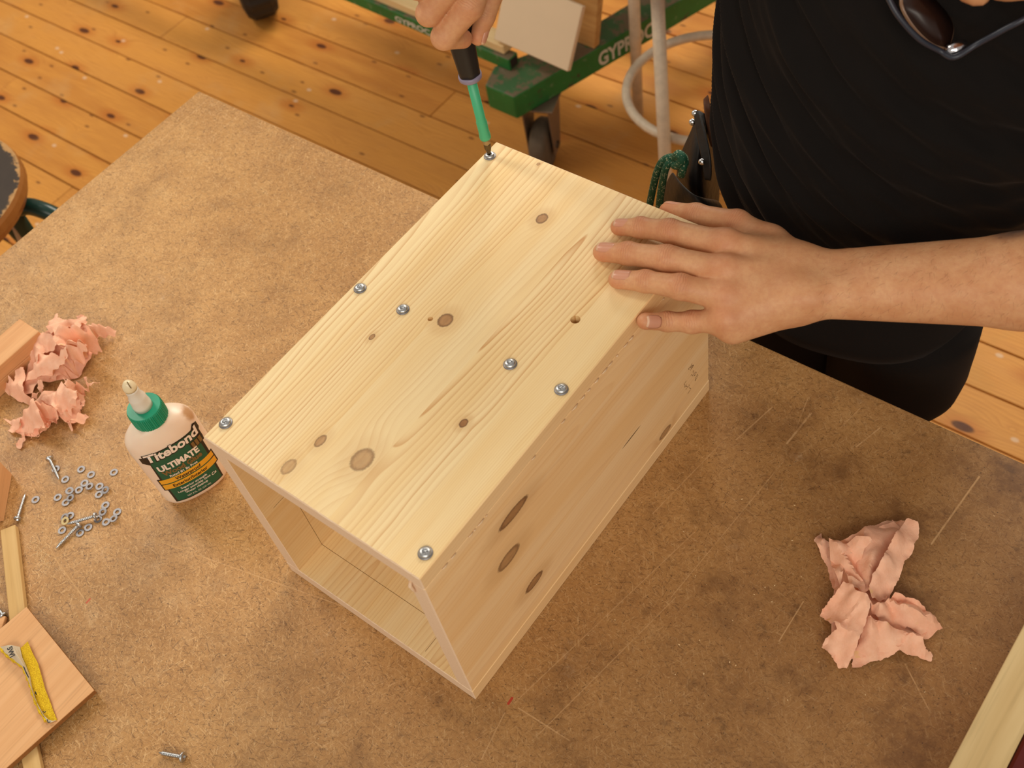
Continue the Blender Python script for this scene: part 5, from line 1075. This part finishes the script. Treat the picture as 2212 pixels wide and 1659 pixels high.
# cord with a silver bead and a tinted lens hanging before his chest
nk = (0.1524,0.4801,1.3198); nl = (0.1002,0.4701,1.3629); nr_ = (0.1817,0.5462,1.3242)
nc = obj('necklace', tube(bez([nl, (0.1124,0.4668,1.3507), (0.1283,0.471,1.3338), (0.1411,0.4814,1.3206), nk, (0.1625,0.4918,1.3263), (0.1761,0.496,1.3396), (0.1904,0.5096,1.3509), (0.1913,0.5594,1.3505)], 6), .0021, 10), plain('dark_cord', srgb(40, 44, 56), .4), man, True)
obj('bead', lathe([(.0008, -.0082), (.0046, -.0066), (.0056, 0), (.0046, .0066), (.0008, .0082)], 20, (0.1499,0.4894,1.3197), nrm(np.array((0.1551,0.496,1.3201)) - np.array((0.1445,0.4833,1.3196)))), M['silver'], nc, True)
lens_pts = [(0.1037,0.4945,1.3545), (0.1121,0.5047,1.3474), (0.1234,0.5076,1.3375), (0.1333,0.5072,1.3292), (0.1393,0.5029,1.3237), (0.1422,0.4936,1.3198), (0.141,0.4882,1.3191), (0.1312,0.4824,1.3254), (0.1189,0.4787,1.338), (0.1086,0.4806,1.3497)]
lr = bez(lens_pts + [lens_pts[0]], 4)[:-1]; bm = bmesh.new(); vs = [bm.verts.new(p) for p in lr]; cpt = bm.verts.new(sum(lr, Vector()) / len(lr) + Vector((.003, -.004, .004)))
for i in range(len(vs)): bm.faces.new((vs[i], vs[(i + 1) % len(vs)], cpt))
ln_ = obj('tinted_lens', bm, plain('brown_lens', srgb(40, 22, 16), .35, 0, .35, .1), nc, True); md = ln_.modifiers.new('t', 'SOLIDIFY'); md.thickness = .0018
obj('lens_rim', tube(lr, .0017, 8, None, True), plain('tan_rim', srgb(128, 98, 76), .35), ln_, True)

# ------------------------------------------------------------------ screwdriver standing in the corner screw
sd_ = empty('screwdriver', tuple(hP(0.0002))); tag(sd_, 'screwdriver with green sleeved shaft and black handle held in the fist', 'screwdriver')
sdl = lambda prof, seg=24, **k: lathe(prof, seg, (0, 0, 0), dax, **k)
obj('bit', sdl([(.0004, .0), (.0014, .0006), (.0019, .003), (.0024, .0055), (.0034, .0085), (.0034, .013), (.0034, .0140)], 24, rmod=lambda i, a: 1 + (.2 * cos(4 * a) if i in (1, 2, 3) else 0)), M['bit'], sd_, True)
obj('shank', sdl([(.0034, .0140), (.0036, .0142), (.0036, .022), (.0034, .022)]), plain('shank_tan', srgb(170, 142, 96), .4, .4), sd_, True)
sleeve = plain('green_sleeve', srgb(72, 176, 128), .42, 0, .5, .06, 40)
obj('sleeve', sdl([(.0030, .0200), (.0052, .0202), (.0055, .0215), (.0055, .0240), (.0050, .0290), (.0052, .0400), (.0049, .0410), (.0046, .0420), (.0046, .0905), (.003, .0905)]), sleeve, sd_, True)
obj('collar', sdl([(.004, .0880), (.0096, .0884), (.0106, .0895), (.0108, .0920), (.0104, .0938), (.008, .0940)], 32), plain('lilac_collar', srgb(138, 128, 150), .4), sd_, True)
hnd = lambda i, a: 1 + (.035 * cos(6 * a) if 1 <= i <= 6 else 0)
obj('handle', sdl([(.0085, .0938), (.0098, .0942), (.0100, .100), (.0108, .112), (.0118, .128), (.0128, .150), (.0130, .178), (.0120, .196), (.0085, .205), (.001, .207)], 48, rmod=hnd), plain('black_grip', srgb(34, 29, 27), .5, 0, .4, .15, 80), sd_, True)

# ------------------------------------------------------------------ leather tool pouch at his right hip
po = empty('tool_pouch', (-0.14,0.62,0.9762)); tag(po, 'black leather tool pouch with rivets hanging at the right hip', 'pouch')
p0_ = Vector((-0.14,0.62,0.9762))
def pp(name, bm, mat, par=None, smooth=True):
    bmesh.ops.translate(bm, verts=bm.verts[:], vec=-p0_); return obj(name, bm, mat, par or po, smooth)
def sheet(rows, mat, name, th=.003):
    bm = bmesh.new(); vs = [[bm.verts.new(p) for p in bez(r, 5)] for r in rows]; n = len(vs[0])
    for a, b in zip(vs, vs[1:]):
        for k in range(n - 1): bm.faces.new((a[k], a[k+1], b[k+1], b[k]))
    o = pp(name, bm, mat); md = o.modifiers.new('t', 'SOLIDIFY'); md.thickness = th; md2 = o.modifiers.new('s', 'SUBSURF'); md2.levels = 1; md2.render_levels = 2; return o
sheet([[(-0.1565,0.64,1.0304), (-0.1495,0.64,1.0266), (-0.1515,0.655,1.0077)], [(-0.1564,0.625,1.0116), (-0.1379,0.615,1.0152), (-0.146,0.655,0.9661)], [(-0.1652,0.62,0.9875), (-0.1336,0.6,0.9955), (-0.1445,0.66,0.9266)], [(-0.17,0.615,0.9657), (-0.1325,0.59,0.9731), (-0.1384,0.65,0.9005)], [(-0.1733,0.615,0.9367), (-0.1292,0.59,0.9459), (-0.1349,0.64,0.88)], [(-0.1725,0.62,0.895), (-0.1283,0.6,0.9037), (-0.136,0.64,0.8475)]], M['leather'], 'pouch_body')
sheet([[(-0.1606,0.59,0.9793), (-0.1315,0.566,0.9918), (-0.1092,0.56,0.9887), (-0.1112,0.6,0.9465)], [(-0.1708,0.59,0.9518), (-0.1355,0.564,0.9728), (-0.1051,0.556,0.9837), (-0.104,0.6,0.9383)], [(-0.1827,0.592,0.9238), (-0.1435,0.568,0.9474), (-0.1048,0.56,0.9647), (-0.1002,0.6,0.9223)], [(-0.1882,0.597,0.8843), (-0.1452,0.572,0.913), (-0.1087,0.566,0.9295), (-0.0999,0.6,0.895)]], M['leather'], 'front_pocket')
sheet([[(-0.1561,0.628,1.0383), (-0.1478,0.626,1.0444)], [(-0.1381,0.606,1.0223), (-0.1242,0.604,1.0323)], [(-0.1203,0.588,1.0112), (-0.11,0.59,1.0141)], [(-0.1144,0.58,0.9934), (-0.1064,0.582,0.994)]], M['leather'], 'flap_strap')
sheet([[(-0.159,0.65,1.0355), (-0.1532,0.652,1.0458)], [(-0.1476,0.634,1.0294), (-0.1413,0.64,1.0194)], [(-0.1381,0.625,1.0139), (-0.1341,0.635,1.0009)], [(-0.1322,0.62,1.0016), (-0.1305,0.63,0.9888)]], M['strap'], 'brown_strap')
sheet([[(-0.1281,0.63,0.9718), (-0.1256,0.636,0.9693)], [(-0.1208,0.626,0.9586), (-0.1193,0.64,0.9439)], [(-0.0983,0.6,0.9627), (-0.0962,0.615,0.9449)], [(-0.0887,0.592,0.9492), (-0.0877,0.605,0.933)]], M['strap'], 'brown_strap')
for q in ((-0.1531,0.624,1.0381), (-0.1542,0.62,1.0283), (-0.1208,0.585,1.0135)): pp('rivet', lathe([(.0038, 0), (.0036, .0014), (.0020, .0024), (.0003, .0026)], 16, q, (.25, -.75, .6)), M['chrome'])
def rope():
    g = G('green_cord', .7, .3); P = g.coord(); w_ = g.noise(g.map(P, (300, 300, 300)), 1, 2); w2 = g.noise(g.map(P, (520, 520, 420)), 1, 1)
    g.set('Base Color', g.mix(g.rng(w2, .60, .66), g.mix(w_, srgb(18, 62, 44), srgb(30, 84, 60)), srgb(150, 160, 130))); return g.m
gcord = empty('green_cord', (-0.1315,0.56,1.0293)); tag(gcord, 'green cord knotted to the tool pouch with two hanging strands', 'cord'); c0_ = Vector((-0.1315,0.56,1.0293)); rm_ = rope()
for nm, pts in (('cord_strand', [(-0.1325,0.558,1.0332), (-0.1376,0.552,1.0397), (-0.147,0.55,1.032), (-0.1548,0.55,1.0139), (-0.1621,0.552,0.9883), (-0.1714,0.556,0.9518), (-0.1795,0.56,0.918)]), ('cord_strand', [(-0.1318,0.555,1.032), (-0.137,0.549,1.0359), (-0.1419,0.547,1.0262), (-0.1475,0.549,1.0044), (-0.1535,0.552,0.9782), (-0.1591,0.556,0.9504), (-0.1629,0.56,0.9226)]),
                ('cord_knot', [(-0.1331,0.552,1.0404), (-0.1257,0.548,1.0521), (-0.12,0.546,1.0511), (-0.1236,0.546,1.0417), (-0.1314,0.549,1.0345), (-0.1308,0.552,1.0401), (-0.1239,0.552,1.0458), (-0.1205,0.55,1.0411), (-0.1228,0.548,1.0326)]), ('cord_tail', [(-0.1237,0.548,1.0413), (-0.1191,0.546,1.0411), (-0.1204,0.546,1.0327), (-0.123,0.548,1.0245)])):
    bm = tube(bez(pts, 6), .0042 if nm != 'cord_knot' else .0050, 12); bmesh.ops.translate(bm, verts=bm.verts[:], vec=-c0_); obj(nm, bm, rm_, gcord, True)

# ------------------------------------------------------------------ green steel trolley loaded with boards
gp = worn_paint('worn_green_paint', srgb(42, 118, 56), srgb(70, 62, 50), 0.60, 0.5)
gtop = worn_paint('worn_green_top', srgb(62, 104, 62), srgb(110, 96, 74), 0.46, 0.6, 5.0)
tr = empty('trolley', (-1.0, 1.5, 0)); tag(tr, 'green painted steel board trolley on casters with white lettering', 'trolley')
tr_off = Vector((1.0, -1.5, 0))
def tpart(name, bm, mat, smooth=False, par=None):
    if par is None: bm.transform(Matrix.Translation(tr_off)) if False else bmesh.ops.translate(bm, verts=bm.verts[:], vec=tr_off)
    else: bmesh.ops.translate(bm, verts=bm.verts[:], vec=tr_off)
    return obj(name, bm, mat, par or tr, smooth)
def topcolor(o, m):
    o.data.materials.append(m)
    for p in o.data.polygons:
        if p.normal.z > 0.8: p.material_index = 1
bA = Vector((-1.0269,1.2639,0.25)); bB = Vector((-0.9097,1.6338,0.25)); bdv = (bB - bA).normalized()
far = bA + bdv * 0.75
o = tpart('side_beam', prism([(-1.1117,1.2669,0.25)[:2], bA[:2], far[:2], (far + Vector((-0.08, 0.025, 0)))[:2], (-1.03, 1.50), (-1.1337,1.3303,0.25)[:2]], 0.186, 0.25, 0.004), gp); topcolor(o, gtop)
c0 = Vector((-1.0872,1.3321,0.282)); c1 = Vector((-1.5515,1.3577,0.282)); cv = (c1 - c0).normalized(); cw = Vector((cv.y, -cv.x, 0)); cw = cw if cw.y > 0 else -cw
cend = c0 + cv * 1.62
def quadbar(p, q, wv, z0, z1): return prism([p[:2], q[:2], (q + wv)[:2], (p + wv)[:2]], z0, z1, 0.0025)
o = tpart('cross_bar', quadbar(c0, cend, cw * 0.032, 0.2505, 0.282), gp); topcolor(o, gtop)
ep = c0 + cw * 0.016 - cv * 0.0004
dk = plain('hollow_shade', srgb(44, 30, 20), 0.9); ub = box(-0.0115, 0.0115, -0.0004, 0.0004, -0.0115, 0.0115)
bmesh.ops.rotate(ub, verts=ub.verts[:], cent=(0, 0, 0), matrix=Matrix.Rotation(math.atan2(cw.y, cw.x), 3, 'Z')); bmesh.ops.translate(ub, verts=ub.verts[:], vec=(ep.x, ep.y, 0.2662))
tpart('tube_end', ub, dk)  # flat dark plate, painted-in shade for the hollow of the bar
o2 = tpart('cross_bar', quadbar(far + bdv * -0.12, far + bdv * -0.12 + cv * 1.55, cw * 0.032, 0.2505, 0.282), gp); topcolor(o2, gtop)
# lettering on the outer face of the beam
n_out = Vector((bdv.y, -bdv.x, 0))
tb = text_geo('GYPROC', 0.052, 0.0016); st = (Vector((-0.9998,1.5513,0.205)) - bA).dot(bdv) - 0.045
for v in tb.verts: v.co = bA + bdv * (st + v.co.x * 0.80) + n_out * 0.0006 + Vector((0, 0, 0.198 - bA.z + v.co.y))
tpart('lettering', tb, plain('letter_white', srgb(206, 204, 190), 0.6))
lt2 = text_geo('GYPROC', 0.030, 0.001, 0, 'RIGHT'); stp = Vector((-1.3357,1.3556,0.262))
for v in lt2.verts: v.co = stp - cv * 0.0 + (-cv) * v.co.x - cw * 0.0 + Vector((0, 0, 0.256 - stp.z + v.co.y * 0.75))
off_ = (c0 - stp).dot(cw)
for v in lt2.verts: v.co += cw * (off_ - 0.0005)
tpart('lettering', lt2, plain('letter_white_2', srgb(206, 204, 190), 0.6))
cast_m = plain('caster_steel', srgb(132, 116, 100), 0.45, 0.5, 0.5, 0.2, 30); tyre = plain('grey_tyre', srgb(104, 92, 76), 0.7, 0, 0.3, 0.3, 60); tdark = plain('dark_rubber', srgb(36, 32, 28), 0.75, 0, 0.3, 0.25, 60)
def caster(cx_, cy_, ang, zt=0.186, rw=0.062):
    d = Vector((cos(ang), sin(ang), 0)); e = Vector((-sin(ang), cos(ang), 0))     # d: axle, e: rolling direction
    wc = Vector((cx_, cy_, rw + 0.0005)) - e * 0.02
    h = tpart('caster_fork', prism([tuple((Vector((cx_, cy_, 0)) + d * a + e * b)[:2]) for a, b in ((-.045, -.05), (.045, -.05), (.045, .05), (-.045, .05))], zt - 0.006, zt - 0.0005, 0.001), cast_m)
    for s_ in (-1, 1):
        p = [wc + d * s_ * 0.030 + q for q in (e * 0.022 + Vector((0, 0, -0.018)), e * -0.022 + Vector((0, 0, -0.018)), Vector((cx_, cy_, zt - 0.006)) - wc - e * 0.045, Vector((cx_, cy_, zt - 0.006)) - wc + e * 0.045)]
        bm = bmesh.new(); loft(bm, [[x + d * s_ * t for x in p] for t in (0, 0.004)]); bmesh.ops.recalc_face_normals(bm, faces=bm.faces[:]); bmesh.ops.bevel(bm, geom=bm.edges[:], offset=0.0012, segments=1, affect='EDGES')
        tpart('fork_cheek', bm, cast_m, False, h)
    tpart('caster_wheel', lathe([(0.016, -0.024), (rw * 0.72, -0.022), (rw * 0.9, -0.020), (rw, -0.012), (rw, 0.012), (rw * 0.9, 0.020), (rw * 0.72, 0.022), (0.016, 0.024)], 36, wc, d), tyre, True, h)
    tpart('axle_bolt', lathe([(0.009, -0.038), (0.009, 0.038)], 6, wc, d), M['darksteel'], False, h)
caster(-1.028, 1.352, R(20)); fc = far + bdv * -0.07 + Vector((-0.035, 0.01, 0)); caster(fc.x, fc.y, R(50))
caster(c0.x - 1.54, c0.y + 0.10, R(10), 0.25, 0.07); caster(fc.x - 1.45, fc.y - 0.02, R(10), 0.25, 0.07)
# what it carries
pw = lumber('pale_batten', srgb(232, 206, 156), srgb(222, 190, 136), 240, 'X'); wpnl = plain('whitewood_panel', srgb(226, 204, 172), 0.6, 0, 0.3, 0.04, 14)
b0 = Vector((-1.1066,1.3424,0.305)); 
o = obj('pale_batten', quadbar(b0, b0 + cv * 0.85, cw * 0.045, 0.2825, 0.305), pw); tag(o, 'pale pine batten lying along the crossbar of the green trolley', 'batten')
P1, P2, P3 = Vector((-1.129,1.3418,0.318)), Vector((-0.9271,1.3424,0.3)), Vector((-0.9213,1.4094,0.425)); ax_ = (P2 - P1); up_ = (P3 - P2); up_ = up_ - ax_.normalized() * up_.dot(ax_.normalized()) * 0.35
nn = ax_.cross(up_).normalized(); bm = bmesh.new()
loft(bm, [[q - nn * t for q in (P1, P2, P2 + up_ * 1.0, P1 + up_ * 1.0)] for t in (0, 0.014)]); bmesh.ops.recalc_face_normals(bm, faces=bm.faces[:]); bmesh.ops.bevel(bm, geom=bm.edges[:], offset=0.0012, segments=1, affect='EDGES')
tag(obj('whitewood_panel', bm, wpnl), 'off white panel leaning on top of the green trolley', 'panel')
V1, V2 = Vector((-0.9589,1.4834,0.2515)), Vector((-1.1442,1.4952,0.2515)); V2 = V1 + (V2 - V1).normalized() * 0.17; dv_ = (V2 - V1).normalized(); nv = Vector((dv_.y, -dv_.x, 0)); nv = nv if nv.y > 0 else -nv
lean = Vector((0.03, 0.04, 0.30)); bm = bmesh.new(); loft(bm, [[V1 + q, V2 + q, V2 + nv * 0.02 + q, V1 + nv * 0.02 + q] for q in (Vector((0, 0, 0.0)), lean)]); bmesh.ops.recalc_face_normals(bm, faces=bm.faces[:]); bmesh.ops.bevel(bm, geom=bm.edges[:], offset=0.001, segments=1, affect='EDGES')
tag(obj('pine_board', bm, lumber('board_pine', srgb(206, 164, 104), srgb(188, 142, 84), 130, 'X')), 'tan pine board standing on the green beam behind the off white panel', 'board')

# unseen sheet added on the trolley to cast part of the floor shadow
o = obj('shadow_sheet', box(-0.65, 0.65, -0.0065, 0.0065, 0, 0.95, 0.001, 1), plain('shadow_board', srgb(196, 190, 178), 0.85)); o.location = (-1.10, 1.74, 0.2835); o.rotation_euler = (R(-3), 0, 0)
tag(o, 'large unseen sheet added on the green trolley to shade the floor', 'shadow_board')

# ------------------------------------------------------------------ white tube stool with a ring to rest the feet on
wt = worn_paint('chipped_white_paint', srgb(226, 212, 188), srgb(120, 96, 70), 0.70, 0.4, 30.0)
rc_, rr_ = Vector((-0.663, 1.49, 0.25)), 0.1766
stl = empty('white_stool', (rc_.x, rc_.y, 0)); tag(stl, 'white tube stool with a round foot ring standing behind the man', 'stool')
so_ = Vector((-rc_.x, -rc_.y, 0))
def sp_(name, bm, mat, par=None, smooth=True):
    bmesh.ops.translate(bm, verts=bm.verts[:], vec=so_); return obj(name, bm, mat, par or stl, smooth)
sp_('foot_ring', tube([rc_ + Vector((cos(t) * rr_, sin(t) * rr_, 0)) for t in [2 * pi * k / 48 for k in range(48)]], 0.0105, 14, None, True), wt)
l1b, l1t = Vector((-0.6043,1.2283,0.0005)), Vector((-0.7073,1.3775,0.618)); l2b, l2t = Vector((-0.9203,1.583,0.0005)), Vector((-0.8575,1.5197,0.62))
legs = [(l1b, l1t), (l2b, l2t), (Vector((-0.42, 1.40, 0.0005)), Vector((-0.50, 1.42, .62))), (Vector((-0.60, 1.76, 0.0005)), Vector((-0.62, 1.62, .62)))]
for b, t in legs:
    lg = sp_('leg', tube([b, b.lerp(t, .5), t], 0.0135, 16), wt)
seat_c = sum((t for _, t in legs), Vector()) / 4
sr_ = max((t - seat_c).xy.length for _, t in legs) + 0.02
sp_('seat', lathe([(0.0005, 0.615), (sr_ - .008, 0.615), (sr_, 0.623), (sr_, 0.645), (sr_ - .008, 0.655), (0.001, 0.655)], 40, (seat_c.x, seat_c.y, 0)), lumber('stool_seat', srgb(176, 120, 66), srgb(150, 98, 52), 200))

# ------------------------------------------------------------------ wooden stool at the left with a worn black top and green iron legs
def worn_top():
    g = G('worn_black_seat', 0.6, 0.35); P = g.coord(); x, y, z = g.sep(P)
    n = g.noise(g.map(P, (26, 60, 40), (0, 0, 0.9)), 1.0, 6, 0.75); n2 = g.noise(P, 14, 5, 0.7); r = g.m_('SQRT', g.add(g.mul(x, x), g.mul(y, y)))
    m = g.rng(g.add(g.mad(n, 0.62, g.mul(n2, 0.38)), g.mul(g.rng(r, 0.160, 0.180), 0.14)), 0.56, 0.62)
    wd = g.mix(g.noise(P, 80, 3), srgb(196, 152, 96), srgb(150, 108, 62)); g.set('Base Color', g.mix(m, g.mix(n2, srgb(40, 32, 28), srgb(66, 54, 44)), wd)); g.set('Normal', g.bump(n, 0.4, 0.002)); return g.m
sx, sy, sz = -1.454, 0.200, 0.65
ws_ = empty('round_stool', (sx, sy, 0)); tag(ws_, 'round wooden stool with worn blackened seat and green legs at the left edge', 'stool')
so2 = obj('seat', lathe([(0.0005, sz - 0.042), (0.150, sz - 0.042), (0.172, sz - 0.036), (0.1785, sz - 0.022), (0.1785, sz - 0.008), (0.176, sz), (0.0005, sz)], 56), [plain('seat_edge', srgb(156, 100, 46), 0.4, 0, 0.45, 0.2, 30), worn_top()], ws_)
for p in so2.data.polygons:
    if p.normal.z > 0.9: p.material_index = 1
gi = plain('dark_green_iron', srgb(16, 52, 44), 0.3, 0, 0.5, 0.1, 30)
def rel(q): return Vector(q) - Vector((sx, sy, 0))
obj('seat_bracket', tube(bez([rel((-1.362,0.2985,0.59)), rel((-1.3447,0.3181,0.588)), rel((-1.3165,0.3296,0.58)), rel((-1.2969,0.3378,0.566))], 8) + [rel((-1.2879,0.3449,0.55))], 0.0155, 18), gi, ws_, True)
lg0 = rel((-1.3466,0.2899,0.575))
for k in range(4):
    a = math.atan2(lg0.y, lg0.x) + k * pi / 2; r0 = math.hypot(lg0.x, lg0.y)
    t_, b_ = Vector((cos(a) * min(r0, .15), sin(a) * min(r0, .15), sz - 0.043)), Vector((cos(a) * 0.24, sin(a) * 0.24, 0.0005))
    if k == 0: t_ = Vector((lg0.x, lg0.y, sz - 0.043)); m_ = rel((-1.4642,0.3223,0.42)); b_ = t_ + (m_ - t_) * ((sz - 0.0435) / (sz - 0.043 - m_.z))
    obj('leg', tube([t_, t_.lerp(b_, .5), b_], 0.0145, 16), gi, ws_, True)
obj('brace', tube([rel((-1.3897,0.2937,0.55)), rel((-1.4896,0.3081,0.4)), rel((-1.5564,0.3146,0.28))], 0.009, 12), plain('pale_brace', srgb(196, 176, 146), 0.5), ws_, True)

# ------------------------------------------------------------------ black wheel showing at the top edge
rw_ = empty('rubber_wheel', (-2.145, 1.455, 0.0)); tag(rw_, 'dark rubber tyred wheel standing on the floor at the top edge', 'wheel')
axw = Vector((-0.55, -0.83, 0.0)); wr_ = 0.125
obj('tyre', lathe([(0.05, -0.045), (0.085, -0.052), (0.112, -0.045), (wr_, -0.028), (wr_, 0.028), (0.112, 0.045), (0.085, 0.052), (0.05, 0.045)], 64, (0, 0, wr_ + 0.0005), axw, rmod=lambda i, a: 1 - (0.03 if i in (3, 4) and cos(48 * a) > 0 else 0)), plain('black_tyre', srgb(40, 36, 32), 0.65, 0, 0.4, 0.3, 20), rw_)
obj('hub', lathe([(0.052, -0.040), (0.040, -0.036), (0.018, -0.048), (0.018, 0.048), (0.040, 0.036), (0.052, 0.040)], 32, (0, 0, wr_ + 0.0005), axw), plain('grey_hub', srgb(78, 72, 60), 0.5, 0, 0.4, 0.2, 30), rw_)
